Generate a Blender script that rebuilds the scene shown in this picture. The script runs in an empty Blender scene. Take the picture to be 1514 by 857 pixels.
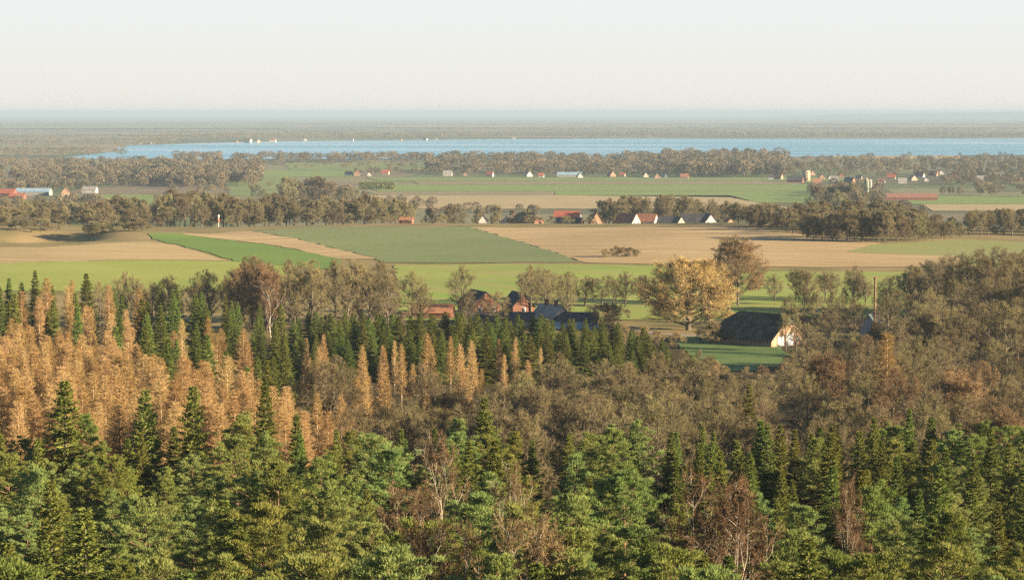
import bpy, math, random
import numpy as np
from mathutils import Vector, geometry

random.seed(11)
RS = np.random.RandomState
rng = RS(5)
C = bpy.context.scene.collection
SC = bpy.context.scene
pi = math.pi

# ------------------------------------------------------------------ camera model (photo pixels)
PW, PH, FPX = 1514.0, 857.0, 3561.0
HOR = 167.0                                    # true horizon line in the photo
PITCH = math.atan((PH / 2 - HOR) / FPX)
CAMZ = 100.0
cp, sp = math.cos(PITCH), math.sin(PITCH)


def ray(u, v):
    a, b = u - PW / 2, PH / 2 - v
    return np.array([a, FPX * cp + b * sp, -FPX * sp + b * cp])


def at(u, v, d):
    r = ray(u, v)
    t = d / r[1]
    return np.array([r[0] * t, d, CAMZ + r[2] * t])


# ------------------------------------------------------------------ terrain
_PY = np.array([-500, -200, 0, 130, 200, 300, 400, 550, 650, 800, 950, 1150, 1320, 1400, 1500, 1650, 1850, 2050, 2300, 3000, 70000.])
_PZ = np.array([74, 71, 66, 57.5, 52, 45.5, 40.5, 36.5, 34, 33.6, 35.2, 37.1, 36.6, 35.0, 30.5, 20.5, 8, 2, 0, 0, 0.])
_d = np.diff(_PZ) / np.diff(_PY)
_m = np.zeros(len(_PY))
for _i in range(1, len(_PY) - 1):
    if _d[_i - 1] * _d[_i] > 0:
        _m[_i] = 2 * _d[_i - 1] * _d[_i] / (_d[_i - 1] + _d[_i])
_m[0] = _d[0]


def prof(y):
    y = np.clip(np.asarray(y, float), _PY[0], _PY[-1])
    i = np.clip(np.searchsorted(_PY, y) - 1, 0, len(_PY) - 2)
    h = _PY[i + 1] - _PY[i]
    t = (y - _PY[i]) / h
    return (_PZ[i] * (2 * t**3 - 3 * t**2 + 1) + _m[i] * h * (t**3 - 2 * t**2 + t)
            + _PZ[i + 1] * (-2 * t**3 + 3 * t**2) + _m[i + 1] * h * (t**3 - t**2))


def sst(a, b, x):
    t = np.clip((x - a) / (b - a), 0, 1)
    return t * t * (3 - 2 * t)


def ter(x, y):
    x = np.asarray(x, float); y = np.asarray(y, float)
    z = prof(y)
    w = sst(780, 950, y) * (1 - sst(1450, 1700, y))
    z = z + w * (1.1 * np.sin(x / 75. + y / 210.) + 0.7 * np.sin(x / 41. - y / 130. + 2))
    # hummock and bank on the left field
    dx, dy = x + 203, y - 1236
    z = z + 3.2 * np.exp(-((dx + 0.15 * dy) / np.where(dx < 0, 19, 32)) ** 2 - (dy / 30) ** 2) * (y > 900)
    z = z - 6.5 * np.exp(-((x + 232) / 22) ** 2 - ((y - 1212) / 30) ** 2)
    dx, dy = x + 262, y - 1265
    z = z + 3.0 * np.exp(-(dx / 34) ** 2 - (dy / 16) ** 2)
    # hill shoulder that carries the larch wood
    z = z + 1.5 * np.exp(-((x + 70) / 55) ** 2 - ((y - 430) / 130) ** 2)
    return z


def tz(x, y):
    return float(ter(x, y))


def gnd(u, v):
    r = ray(u, v)
    if r[2] >= 0:
        return at(u, v, 60000)
    t, st = 100 / r[1], 4 / r[1]
    p = np.array([0, 0, CAMZ])
    while True:
        q = p + r * t
        if q[2] <= tz(q[0], q[1]) or q[1] > 65000:
            break
        st = max(4., 0.004 * q[1]) / r[1]
        t += st
    lo, hi = t - st, t
    for _ in range(30):
        m = (lo + hi) / 2
        q = p + r * m
        if q[2] <= tz(q[0], q[1]): hi = m
        else: lo = m
    return p + r * hi


def col(u, d, h=0.0):
    """ground point (x, d, z) that shows in photo column u (of something h above ground)"""
    x = (u - PW / 2) / FPX * d
    for _ in range(4):
        z = tz(x, d) + h
        dep = cp * d + sp * (CAMZ - z)
        x = (u - PW / 2) / FPX * dep
    return np.array([x, d, tz(x, d)])


# ------------------------------------------------------------------ mesh helpers
class MB:
    def __init__(s):
        s.v, s.f, s.a, s.m, s.n = [], [], [], [], 0

    def add(s, v, f, shade=None, mi=0):
        v = np.asarray(v, float).reshape(-1, 3); f = np.asarray(f, int)
        s.v.append(v); s.f.append(f + s.n)
        s.a.append(np.zeros(len(v)) if shade is None else np.broadcast_to(shade, (len(v),)))
        s.m.append(np.full(len(f), mi))
        s.n += len(v)

    def blades(s, P, D, L, W, r, shade=None):
        """one tapering triangle per needle spray or twig"""
        n = len(P)
        if n == 0: return
        D = D / (np.linalg.norm(D, axis=1, keepdims=True) + 1e-9)
        q = np.cross(D, r.normal(size=(n, 3)))
        q /= np.linalg.norm(q, axis=1, keepdims=True) + 1e-9
        L = np.broadcast_to(L, (n,))[:, None]; W = np.broadcast_to(W, (n,))[:, None]
        v = np.empty((n, 3, 3))
        v[:, 0] = P - q * W / 2; v[:, 1] = P + q * W / 2; v[:, 2] = P + D * L
        sh = r.rand(n) if shade is None else np.broadcast_to(shade, (n,))
        s.add(v.reshape(-1, 3), np.arange(3 * n).reshape(n, 3), np.repeat(sh, 3))

    def segs(s, A, B, ra, rb, k=4):
        """tapered prisms A->B"""
        A = np.asarray(A, float).reshape(-1, 3); B = np.asarray(B, float).reshape(-1, 3)
        n = len(A)
        if n == 0: return
        ra = np.broadcast_to(ra, (n,)); rb = np.broadcast_to(rb, (n,))
        D = B - A; D = D / (np.linalg.norm(D, axis=1, keepdims=True) + 1e-9)
        ref = np.where(np.abs(D[:, 2:3]) < .9, np.array([[0, 0, 1.]]), np.array([[1., 0, 0]]))
        X = np.cross(D, ref); X /= np.linalg.norm(X, axis=1, keepdims=True)
        Y = np.cross(D, X)
        an = np.arange(k) * 2 * pi / k
        ring = X[:, None] * np.cos(an)[None, :, None] + Y[:, None] * np.sin(an)[None, :, None]
        v = np.concatenate([A[:, None] + ring * ra[:, None, None], B[:, None] + ring * rb[:, None, None]], 1)
        f = []
        for i in range(k):
            j = (i + 1) % k
            f += [[i, j, k + j], [i, k + j, k + i]]
        f = (np.array(f)[None] + (np.arange(n) * 2 * k)[:, None, None]).reshape(-1, 3)
        s.add(v.reshape(-1, 3), f)

    def tube(s, pts, rad, k=6):
        pts = np.asarray(pts, float)
        s.segs(pts[:-1], pts[1:], np.asarray(rad)[:-1], np.asarray(rad)[1:], k)

    def box(s, x0, x1, y0, y1, z0, z1, mi=0):
        v = [(x, y, z) for z in (z0, z1) for y in (y0, y1) for x in (x0, x1)]
        q = [(0, 2, 3, 1), (4, 5, 7, 6), (0, 1, 5, 4), (2, 6, 7, 3), (0, 4, 6, 2), (1, 3, 7, 5)]
        f = [t for a in q for t in ((a[0], a[1], a[2]), (a[0], a[2], a[3]))]
        s.add(v, f, mi=mi)

    def poly(s, pts, mi=0):
        s.add(pts, [(0, i, i + 1) for i in range(1, len(pts) - 1)], mi=mi)

    def mesh(s, name, mats):
        v = np.concatenate(s.v); f = np.concatenate(s.f); a = np.concatenate(s.a); mi = np.concatenate(s.m)
        me = bpy.data.meshes.new(name)
        me.vertices.add(len(v)); me.vertices.foreach_set('co', v.astype(np.float32).ravel())
        me.loops.add(f.size); me.loops.foreach_set('vertex_index', f.astype(np.int32).ravel())
        me.polygons.add(len(f)); me.polygons.foreach_set('loop_start', np.arange(0, f.size, 3, dtype=np.int32))
        at_ = me.attributes.new('shade', 'FLOAT', 'POINT'); at_.data.foreach_set('value', a.astype(np.float32))
        for m in (mats if isinstance(mats, (list, tuple)) else [mats]): me.materials.append(m)
        me.polygons.foreach_set('material_index', mi.astype(np.int32))
        me.update(calc_edges=True); me.validate()
        return me


def link(name, data, parent=None):
    o = bpy.data.objects.new(name, data); C.objects.link(o)
    if parent is not None: o.parent = parent
    return o


def tag(o, label=None, cat=None, group=None, kind=None):
    if label: o['label'] = label
    if cat: o['category'] = cat
    if group: o['group'] = group
    if kind: o['kind'] = kind
    return o


_ONES = 'zeroth first second third fourth fifth sixth seventh eighth ninth tenth eleventh twelfth thirteenth fourteenth fifteenth sixteenth seventeenth eighteenth nineteenth'.split()
_TENS = {2: 'twent', 3: 'thirt', 4: 'fort', 5: 'fift', 6: 'sixt', 7: 'sevent', 8: 'eight', 9: 'ninet'}


def ordinal(n):
    if n < 20: return _ONES[n]
    t, o = divmod(n, 10)
    return _TENS[t] + 'ieth' if o == 0 else _TENS[t] + 'y-' + _ONES[o]


# ------------------------------------------------------------------ materials
def new_mat(name, rough=0.9, spec=0.1):
    m = bpy.data.materials.new(name); m.use_nodes = True
    nt = m.node_tree; b = nt.nodes['Principled BSDF']
    b.inputs['Roughness'].default_value = rough
    b.inputs['Specular IOR Level'].default_value = spec
    return m, nt, b


def N(nt, t, **k):
    n = nt.nodes.new(t)
    for a, v in k.items(): setattr(n, a, v)
    return n


def mixc(nt, fac, a, b):
    n = N(nt, 'ShaderNodeMix', data_type='RGBA')
    for i, x in ((0, fac), (6, a), (7, b)):
        if hasattr(x, 'links'): nt.links.new(x, n.inputs[i])
        else: n.inputs[i].default_value = (*x, 1) if isinstance(x, tuple) else x
    return n.outputs[2]


def foliage(name, a, b, c=None, trans=0.0, hue=0.03):
    """a..b by blade, whole plant shifted toward c by its own random number"""
    m, nt, bs = new_mat(name, 0.85, 0.15)
    at_ = N(nt, 'ShaderNodeAttribute', attribute_name='shade')
    oi = N(nt, 'ShaderNodeObjectInfo')
    base = mixc(nt, at_.outputs['Fac'], a, b)
    if c is not None:
        mr = N(nt, 'ShaderNodeMath', operation='MULTIPLY'); nt.links.new(oi.outputs['Random'], mr.inputs[0]); mr.inputs[1].default_value = 0.8
        base = mixc(nt, mr.outputs[0], base, c)
    hs = N(nt, 'ShaderNodeHueSaturation')
    rnd = N(nt, 'ShaderNodeTexWhiteNoise', noise_dimensions='1D'); nt.links.new(oi.outputs['Random'], rnd.inputs['W'])
    for src, lo, hi, inp in (('a', .5 - hue, .5 + hue, 'Hue'), ('b', .72, 1.28, 'Value')):
        mp = N(nt, 'ShaderNodeMapRange'); mp.inputs['To Min'].default_value = lo; mp.inputs['To Max'].default_value = hi
        nt.links.new(rnd.outputs['Value'] if src == 'a' else oi.outputs['Random'], mp.inputs['Value'])
        nt.links.new(mp.outputs[0], hs.inputs[inp])
    nt.links.new(base, hs.inputs['Color'])
    nt.links.new(hs.outputs[0], bs.inputs['Base Color'])
    if trans:
        tr = N(nt, 'ShaderNodeBsdfTranslucent'); nt.links.new(hs.outputs[0], tr.inputs[0])
        mx = N(nt, 'ShaderNodeMixShader'); mx.inputs[0].default_value = trans
        nt.links.new(bs.outputs[0], mx.inputs[1]); nt.links.new(tr.outputs[0], mx.inputs[2])
        nt.links.new(mx.outputs[0], nt.nodes['Material Output'].inputs[0])
    return m


def noisy(name, a, b, scale=3.0, rough=0.9, spec=0.1, detail=6.0, lo=.35, hi=.65, stretch=None):
    m, nt, bs = new_mat(name, rough, spec)
    g = N(nt, 'ShaderNodeNewGeometry')
    mp = N(nt, 'ShaderNodeMapping')
    if stretch: mp.inputs['Rotation'].default_value[2] = stretch[0]; mp.inputs['Scale'].default_value = (stretch[1], 1, 1)
    nt.links.new(g.outputs['Position'], mp.inputs[0])
    t = N(nt, 'ShaderNodeTexNoise'); t.inputs['Scale'].default_value = scale; t.inputs['Detail'].default_value = detail
    nt.links.new(mp.outputs[0], t.inputs['Vector'])
    r = N(nt, 'ShaderNodeMapRange'); r.inputs['From Min'].default_value = lo; r.inputs['From Max'].default_value = hi
    nt.links.new(t.outputs['Fac'], r.inputs['Value'])
    nt.links.new(mixc(nt, r.outputs[0], a, b), bs.inputs['Base Color'])
    return m


def field_mat(name, a, b, c, rot=0.0, rows=2.4, rowc=0.25):
    """crop surface: broad patches a/b, streaks along the working direction, speckle of c"""
    m, nt, bs = new_mat(name, 0.95, 0.05)
    g = N(nt, 'ShaderNodeNewGeometry')
    mp = N(nt, 'ShaderNodeMapping'); mp.inputs['Rotation'].default_value[2] = rot
    nt.links.new(g.outputs['Position'], mp.inputs[0])

    def noise(scale, sx, sy, lo, hi, detail=5.):
        m2 = N(nt, 'ShaderNodeMapping'); m2.inputs['Scale'].default_value = (sx, sy, 1)
        nt.links.new(mp.outputs[0], m2.inputs[0])
        t = N(nt, 'ShaderNodeTexNoise'); t.inputs['Scale'].default_value = scale; t.inputs['Detail'].default_value = detail
        nt.links.new(m2.outputs[0], t.inputs['Vector'])
        r = N(nt, 'ShaderNodeMapRange'); r.inputs['From Min'].default_value = lo; r.inputs['From Max'].default_value = hi
        nt.links.new(t.outputs['Fac'], r.inputs['Value'])
        return r.outputs[0]
    base = mixc(nt, noise(0.018, 1, 1, .35, .65), a, b)
    k = N(nt, 'ShaderNodeMath', operation='MULTIPLY'); nt.links.new(noise(1 / rows, 0.025, 1, .42, .62, 3.), k.inputs[0]); k.inputs[1].default_value = rowc * 2.2
    base = mixc(nt, k.outputs[0], base, c)
    k = N(nt, 'ShaderNodeMath', operation='MULTIPLY'); nt.links.new(noise(0.35, 1, 1, .4, .75, 8.), k.inputs[0]); k.inputs[1].default_value = .4
    base = mixc(nt, k.outputs[0], base, c)
    nt.links.new(base, bs.inputs['Base Color'])
    return m


M = {}
M['pine'] = foliage('pine_needles', (.092, .122, .020), (.255, .272, .054), (.135, .180, .062), 0.23)
M['spruce'] = foliage('spruce_needles', (.070, .092, .014), (.205, .205, .036), (.105, .145, .034), 0.2)
M['larch'] = foliage('larch_twigs', (.25, .146, .046), (.42, .262, .094), (.33, .235, .11), 0.15, 0.008)
M['oak'] = foliage('oak_twigs', (0.118, 0.096, 0.045), (0.241, 0.187, 0.086), (0.177, 0.155, 0.066), 0.1, 0.015)
M['ash'] = foliage('ash_twigs', (0.138, 0.115, 0.057), (0.230, 0.178, 0.086), (0.184, 0.161, 0.075), 0.1, 0.02)
M['belt'] = foliage('belt_twigs', (0.114, 0.096, 0.054), (0.246, 0.192, 0.102), (0.180, 0.162, 0.078), 0.1, 0.02)
M['willow'] = foliage('willow_twigs', (.30, .21, .080), (.45, .325, .125), None, 0.1, 0.0)
M['beech'] = foliage('beech_twigs', (.150, .100, .046), (.235, .16, .080), None, 0.1, 0.01)
M['birch'] = foliage('birch_twigs', (.105, .062, .030), (.165, .10, .048), (.135, .095, .045), 0.1, 0.008)
M['scrub'] = foliage('scrub_twigs', (0.206, 0.160, 0.078), (0.319, 0.242, 0.119), (0.258, 0.185, 0.088), 0.1, 0.015)
M['pinebark'] = noisy('pine_bark', (.09, .06, .04), (.22, .13, .08), 2.0)
M['bark'] = noisy('grey_bark', (.055, .045, .032), (.13, .105, .075), 1.5)
M['larchbark'] = noisy('larch_bark', (.30, .21, .13), (.46, .34, .22), 1.5)
M['birchbark'] = noisy('birch_bark', (.14, .11, .08), (.42, .37, .29), 1.2, lo=.2, hi=.5)

# ------------------------------------------------------------------ tree makers -> (trunk mesh, crown mesh, height)
UP = np.array([0, 0, 1.])


def hv(az):
    return np.stack([np.cos(az), np.sin(az), np.zeros_like(az)], -1)


def make_pine(seed, H=14., R=3.0, low=.34):
    """Scots pine: whorled limbs that end in puffs of upright needle shoots"""
    r = RS(seed)
    T, K = MB(), MB()
    zz = np.linspace(0, H * .97, 9)
    sway = np.cumsum(r.normal(0, .07, (9, 2)), 0)
    tp = np.column_stack([sway, zz]); tr = np.linspace(.18, .02, 9)
    T.tube(tp, tr, 6)
    lob = r.rand(4) * 6.28
    n = int(50 * R / 2.8)
    C_, R_, D_ = [], [], []
    for i in range(n):
        t = (i + r.rand()) / n
        z = H * (low + (1 - low) * .96 * t)
        az = i * 2.4 + r.normal(0, .5)
        pr = math.sin(pi * (.22 + .78 * t)) ** .8 if seed % 2 else (min(1, .72 + 1.6 * t) if t < .2 else 1.03 * (1 - ((t - .2) / .82) ** 1.25)) + .04
        wob = 1 + .22 * math.sin(2 * az + lob[0] + 3 * t) + .20 * math.sin(3 * az + lob[1] - 7 * t)
        L = R * pr * wob * r.uniform(.66, 1.14) + .2
        el = math.radians(-4 + 52 * t ** 1.5 + r.normal(0, 8))
        b = np.array([np.interp(z, zz, tp[:, 0]), np.interp(z, zz, tp[:, 1]), z])
        h = hv(np.array(az)); d = h * math.cos(el) + UP * math.sin(el)
        S = np.linspace(0, 1, 4)
        T.tube(b + d * (L * S)[:, None] + UP * (.16 * L * S ** 2)[:, None], np.linspace(.05, .012, 4) * (.6 + .4 * (1 - t)), 3)
        side = np.cross(d, UP); side /= np.linalg.norm(side)
        k = 3 + int(L * 1.8)
        for j in range(k):
            s_ = 1.0 if j == 0 else r.uniform(.30, 1.0)
            c = b + d * (L * s_) + UP * (.16 * L * s_ ** 2) + side * (r.uniform(-1, 1) * .34 * L * (1.15 - s_) * (j > 0)) + UP * r.uniform(0, .18)
            C_.append(c); R_.append(r.uniform(.30, .52) * (.75 + .25 * (1 - t))); D_.append(d)
    C_.append(np.array([tp[-1, 0], tp[-1, 1], H * .95])); R_.append(.26); D_.append(UP)
    C_, R_, D_ = np.array(C_), np.array(R_), np.array(D_)
    m = 64
    P = np.repeat(C_, m, 0); rr = np.repeat(R_, m)[:, None]
    o = r.normal(0, 1, P.shape); o /= np.linalg.norm(o, axis=1, keepdims=True)
    o[:, 2] = np.abs(o[:, 2]) * .9 - .22
    o = o * r.rand(len(o), 1) ** .45
    sh = np.repeat(r.uniform(0, .55, len(C_)), m) + r.uniform(0, .45, len(P))
    K.blades(P + o * rr * np.array([1.15, 1.15, .8]), o * .6 + UP * .75 + np.repeat(D_, m, 0) * .35 + r.normal(0, .28, P.shape), r.uniform(.18, .34, len(P)), r.uniform(.045, .075, len(P)), r, sh)
    return T.mesh('pine_trunk', M['pinebark']), K.mesh('pine_crown', M['pine']), H


def make_spruce(seed, H=14., R=2.5, low=.06, dens=1.0, key='spruce', bark='bark'):
    r = RS(seed)
    T, K = MB(), MB()
    T.tube([(0, 0, 0), (0.05, 0, H * .5), (0, 0, H)], [.17, .1, .015], 6)
    nz = int(H / .30)
    for i in range(nz):
        t = (i + r.rand()) / nz
        z = H * (low + (1 - low) * t)
        nb = 6 if t < .8 else 5
        for j in range(nb):
            az = j * 2 * pi / nb + i * 1.1 + r.normal(0, .25)
            L = (R * (1 - t) ** .82 + .10) * r.uniform(.55, 1.18)
            el = math.radians(-22 + 58 * t ** 1.5 + r.normal(0, 6))
            h = hv(np.array(az)); d = h * math.cos(el) + UP * math.sin(el)
            m = max(5, int(L * 8.5 * dens))
            s = np.linspace(.12, 1, m)
            b = np.array([0, 0, z])
            c = b + d * (L * s)[:, None] + UP * (.16 * L * s ** 2)[:, None]
            T.segs(b[None], c[-1:], .03 * (1 - t) + .008, .006, 3)
            side = np.cross(d, UP)
            sl = .34 * L * (1 - s) + .24
            for sg in (-1, 1):
                D = d * .75 + side * sg * .75 + UP * (-.12 + r.normal(0, .18, m))[:, None]
                K.blades(c, D, sl * r.uniform(.8, 1.2, m), .15, r)
                K.blades(c + D * (sl * .5)[:, None], D + r.normal(0, .45, (m, 3)), sl * .6, .10, r)
                K.blades(c + D * (sl * .35)[:, None], D + r.normal(0, .5, (m, 3)) - UP * .45, .24, .09, r)
            K.blades(c, d + UP * .3 + r.normal(0, .3, (m, 3)), .28, .09, r)
    K.blades(np.repeat([[0, 0, H * .97]], 14, 0) - UP * r.uniform(0, .7, (14, 1)), UP * .8 + r.normal(0, .4, (14, 3)), .35, .06, r)
    return T.mesh('spruce_trunk', M[bark]), K.mesh('spruce_crown', M[key]), H


def make_larch(seed, H=17., R=2.5, dens=1.0):
    r = RS(seed)
    T, K = MB(), MB()
    sx = r.normal(0, .12, 2)
    T.tube([(0, 0, 0), (sx[0], sx[1], H * .5), (0, 0, H)], [.19, .11, .02], 6)
    nz = int(H / .42)
    for i in range(nz):
        t = (i + r.rand()) / nz
        z = H * (.22 + .77 * t)
        nb = 6
        for j in range(nb):
            az = j * 2 * pi / nb + i * 1.3 + r.normal(0, .35)
            L = (R * (1 - t) ** .60 + .15) * r.uniform(.40, 1.22)
            el = math.radians(4 + 34 * t + r.normal(0, 9))
            h = hv(np.array(az)); d = h * math.cos(el) + UP * math.sin(el)
            m = max(5, int(L * 9.5 * dens))
            s = r.uniform(.08, 1.0, m)
            b = np.array([sx[0] * math.sin(pi * t), sx[1] * math.sin(pi * t), z])
            c = b + d * (L * s)[:, None] + UP * (.2 * L * s ** 2)[:, None]
            e = b + d * L + UP * .2 * L
            T.segs(b[None], e[None], .03 * (1 - t) + .008, .006, 3)
            side = np.cross(d, UP)
            for sg in (-1, 1):
                D = d * .7 + side * sg * r.uniform(.4, 1.0, (m, 1)) + UP * r.normal(.05, .35, (m, 1))
                K.blades(c, D, (.34 * L * (1 - s) + .38) * r.uniform(.8, 1.2, m), .032, r)
                K.blades(c + D * .2, D + r.normal(0, .6, (m, 3)) + UP * .25, .42, .028, r)
            K.blades(c, d + r.normal(0, .45, (m, 3)) + UP * .3, .5, .028, r)
    return T.mesh('larch_trunk', M['larchbark']), K.mesh('larch_crown', M['larch']), H


def make_bare(seed, H=18., W=12., key='oak', bark='bark', trunk=.22, twigs=11, tw=.075, tl=.9, lift=.3, rad=.34, stems=1, n1=11, n2=8, n3=8, droop=0.0, flat=1.0):
    """leafless broadleaf: stems, limbs that reach to an egg-shaped envelope, two orders of branches, twigs"""
    r = RS(seed)
    T, K = MB(), MB()
    zc, rz, rx = H * (trunk + 1) * .5, H * (1 - trunk) * .52, W * .5
    S0, D0, L0, R0 = [], [], [], []
    nl = max(4, n1 // (1 if stems == 1 else 2))
    for k in range(stems):
        az = r.rand() * 6.28
        lean = 0.0 if stems == 1 else r.uniform(.15, .42)
        top = np.array([math.cos(az) * lean * H * .5, math.sin(az) * lean * H * .5, H * .66]) + r.normal(0, .3, 3)
        q = np.array([np.zeros(3), top * .35 + r.normal(0, .18, 3), top * .7 + r.normal(0, .3, 3), top])
        q[0] = np.array([math.cos(az), math.sin(az), 0]) * (.25 if stems > 1 else 0)
        rr = rad / math.sqrt(stems)
        T.tube(q, [rr, rr * .8, rr * .5, rr * .2], 7)
        for i in range(nl):
            f = (i + r.rand()) / nl
            t = trunk * .8 + (1 - trunk * .8) * f
            p = np.array([np.interp(t, [0, .35, .7, 1], q[:, c]) for c in range(3)])
            a2 = i * 2.4 + r.normal(0, .4) + seed
            # aim at a point of the envelope
            ph = math.radians(-28 + 100 * f + r.normal(0, 10))
            e = np.array([math.cos(a2) * math.cos(ph) * rx, math.sin(a2) * math.cos(ph) * rx, zc + math.sin(ph) * rz]) * np.array([1, 1, 1]) + np.array([top[0], top[1], 0]) * .5
            d = e - p; Ld = np.linalg.norm(d)
            S0.append(p); D0.append(d / Ld); L0.append(Ld * r.uniform(.70, .98)); R0.append(rr * .45 * (1.1 - .5 * t))
        S0.append(q[-1]); D0.append(np.array([0, 0, 1.]) + r.normal(0, .2, 3)); L0.append(H * .3); R0.append(rr * .25)
    S, D, L, R = np.array(S0), np.array(D0), np.array(L0), np.array(R0)
    for lv, nn in enumerate((n2, n3, 0)):
        mid = S + (D - UP * (.12 if lv == 0 else 0)) * (L * .5)[:, None] + r.normal(0, .05, S.shape) * L[:, None]
        D2 = D + UP * lift * (.45 if lv == 0 else .25) + r.normal(0, .15, D.shape); D2 /= np.linalg.norm(D2, axis=1, keepdims=True)
        end = mid + D2 * (L * .5)[:, None]
        T.segs(S, mid, R, R * .65, 4 if lv == 0 else 3); T.segs(mid, end, R * .65, R * .25, 4 if lv == 0 else 3)
        if nn == 0: break
        ns, nd, nl_, nr = [], [], [], []
        for k in range(nn):
            t = .28 + .72 * (k + r.rand(len(S))) / nn
            a = np.where((t < .5)[:, None], S + (mid - S) * (t * 2)[:, None], mid + (end - mid) * (t * 2 - 1)[:, None])
            dd = np.where((t < .5)[:, None], D, D2)
            rnd = r.normal(0, 1, S.shape); rnd -= dd * (rnd * dd).sum(1, keepdims=True); rnd /= np.linalg.norm(rnd, axis=1, keepdims=True)
            ang = r.uniform(.5, 1.05, (len(S), 1))
            d3 = dd * np.cos(ang) + rnd * np.sin(ang) + UP * lift * .4
            ns.append(a); nd.append(d3 / np.linalg.norm(d3, axis=1, keepdims=True))
            nl_.append(L * (.55 - .25 * t) * r.uniform(.7, 1.25, len(S))); nr.append(np.maximum(R * .45, .012))
        S, D, L, R = np.concatenate(ns), np.concatenate(nd), np.concatenate(nl_), np.concatenate(nr)
    if stems == 1:
        ctr = np.array([0, 0, zc]); ax = np.array([rx, rx, rz]) * 1.04
        q0 = np.linalg.norm((S - ctr) / ax, axis=1); q1 = np.linalg.norm((S + D * L[:, None] - ctr) / ax, axis=1)
        keep = q0 < 1.0
        cut = np.clip((1.0 - q0) / np.maximum(q1 - q0, 1e-3), .12, 1) * np.where(q1 > 1, 1, 1e9)
        L = np.where(q1 > 1, L * np.minimum(cut, 1), L)
        S, D, L, R = S[keep], D[keep], L[keep], R[keep]
    n = len(S)
    for k in range(twigs):
        t = .12 + .88 * (k + r.rand(n)) / twigs
        a = S + D * (L * t)[:, None]
        dd = D + r.normal(0, .62, D.shape) + UP * (lift * .3 - droop)
        K.blades(a, dd, tl * r.uniform(.55, 1.2, n), tw, r)
        a2 = a + dd * (tl * .3)
        K.blades(a2, dd + r.normal(0, .6, D.shape) - UP * droop, tl * .6 * r.uniform(.6, 1.2, n), tw * .8, r)
    return T.mesh('bare_trunk', M[bark]), K.mesh('bare_crown', M[key]), H


NEAR = dict(twigs=11, tw=.040, tl=.75, n1=14, n2=8, n3=8, rad=.46)
V = {
    'scots_pine': [make_pine(s, H, R, lo) for s, H, R, lo in ((1, 14, 3.2, .28), (2, 15, 2.9, .24), (3, 13, 3.4, .26), (4, 15, 3.2, .30), (5, 14, 2.8, .22), (7, 13.5, 3.3, .30))],
    'norway_spruce': [make_spruce(s, H, R) for s, H, R in ((11, 14, 2.5), (12, 15, 2.2), (13, 13, 2.4), (14, 14, 2.0))],
    'larch': [make_larch(s, H, R) for s, H, R in ((21, 17, 2.5), (22, 18, 2.2), (23, 16, 2.7), (24, 17, 2.0))],
    'oak': [make_bare(31, 18, 15, **NEAR), make_bare(32, 18, 13, trunk=.24, **NEAR), make_bare(33, 17, 16, **NEAR), make_bare(34, 19, 14, trunk=.27, **NEAR)],
    'ash': [make_bare(41, 17, 10, 'ash', trunk=.30, **NEAR), make_bare(42, 17, 12, 'ash', trunk=.25, **NEAR), make_bare(43, 18, 10, 'ash', trunk=.34, **NEAR)],
    'belt': [make_bare(47, 17, 15, 'belt', trunk=.12, twigs=11, tw=.11, n1=14), make_bare(48, 17, 13, 'belt', trunk=.15, twigs=11, tw=.11, n1=14), make_bare(49, 16, 16, 'belt', trunk=.10, twigs=11, tw=.11, n1=14)],
    'thicket': [make_bare(45, 9, 9, 'belt', trunk=.04, n1=8, twigs=9, tl=.7, rad=.16, stems=3, n2=6, n3=6), make_bare(46, 8, 10, 'belt', trunk=.04, n1=8, twigs=9, tl=.7, rad=.16, stems=4, n2=6, n3=6)],
    'willow': [make_bare(51, 20, 22, 'willow', trunk=.10, n1=34, n2=10, n3=9, twigs=14, lift=.5, tl=1.0, tw=.05, rad=.6)],
    'beech': [make_bare(61, 22, 17, 'beech', trunk=.17, n1=34, n2=10, n3=9, twigs=13, tw=.05, tl=.8), make_bare(62, 20, 14, 'beech', trunk=.17, n1=17, n2=8, n3=8, twigs=14, tw=.045, tl=.75)],
    'birch': [make_bare(71, 13, 6.0, 'birch', 'birchbark', trunk=.32, n1=9, twigs=12, tw=.035, tl=.6, rad=.13, n2=6, n3=6), make_bare(72, 12, 8, 'birch', 'birchbark', trunk=.3, n1=10, twigs=12, tw=.035, tl=.6, rad=.17, stems=4, n2=6, n3=6)],
    'scrub': [make_bare(81, 7, 8, 'scrub', trunk=.06, n1=9, twigs=10, tw=.05, tl=.6, rad=.14, stems=4, n2=6, n3=6), make_bare(82, 8, 7, 'scrub', trunk=.06, n1=9, twigs=10, tw=.05, tl=.6, rad=.14, stems=3, n2=6, n3=6)],
}
NAMES = {'scots_pine': 'scots_pine', 'norway_spruce': 'spruce_tree', 'larch': 'larch_tree', 'oak': 'oak_tree', 'ash': 'ash_tree', 'willow': 'willow_tree', 'beech': 'beech_tree', 'birch': 'birch_tree', 'scrub': 'shrub', 'thicket': 'hedge_shrub', 'belt': 'oak_tree'}
COUNT = {}


def tree(sp, x, y, H, label, group=None, wide=1.0, var=None, name=None, simple=False):
    vs = V[sp]
    tm, cm, h0 = vs[var if var is not None else rng.randint(len(vs))]
    s = H / h0
    z = tz(x, y) - .05
    nm = name or NAMES[sp]
    o = link(nm, None)
    o.empty_display_size = .5
    o.location = (x, y, z); o.rotation_euler = (0, 0, rng.rand() * 6.28); o.scale = (s * wide, s * wide, s)
    tag(o, label, 'shrub' if nm in ('shrub', 'hedge_shrub') else 'tree', group)
    link('trunk', tm, o); link('crown', cm, o)
    COUNT[nm] = COUNT.get(nm, 0) + 1
    return o


def top_height(u, vtop, d):
    """height a plant at column u, distance d needs for its tip to show at row vtop"""
    p = at(u, vtop, d)
    return p[2] - tz(p[0], d), p[0]


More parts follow.
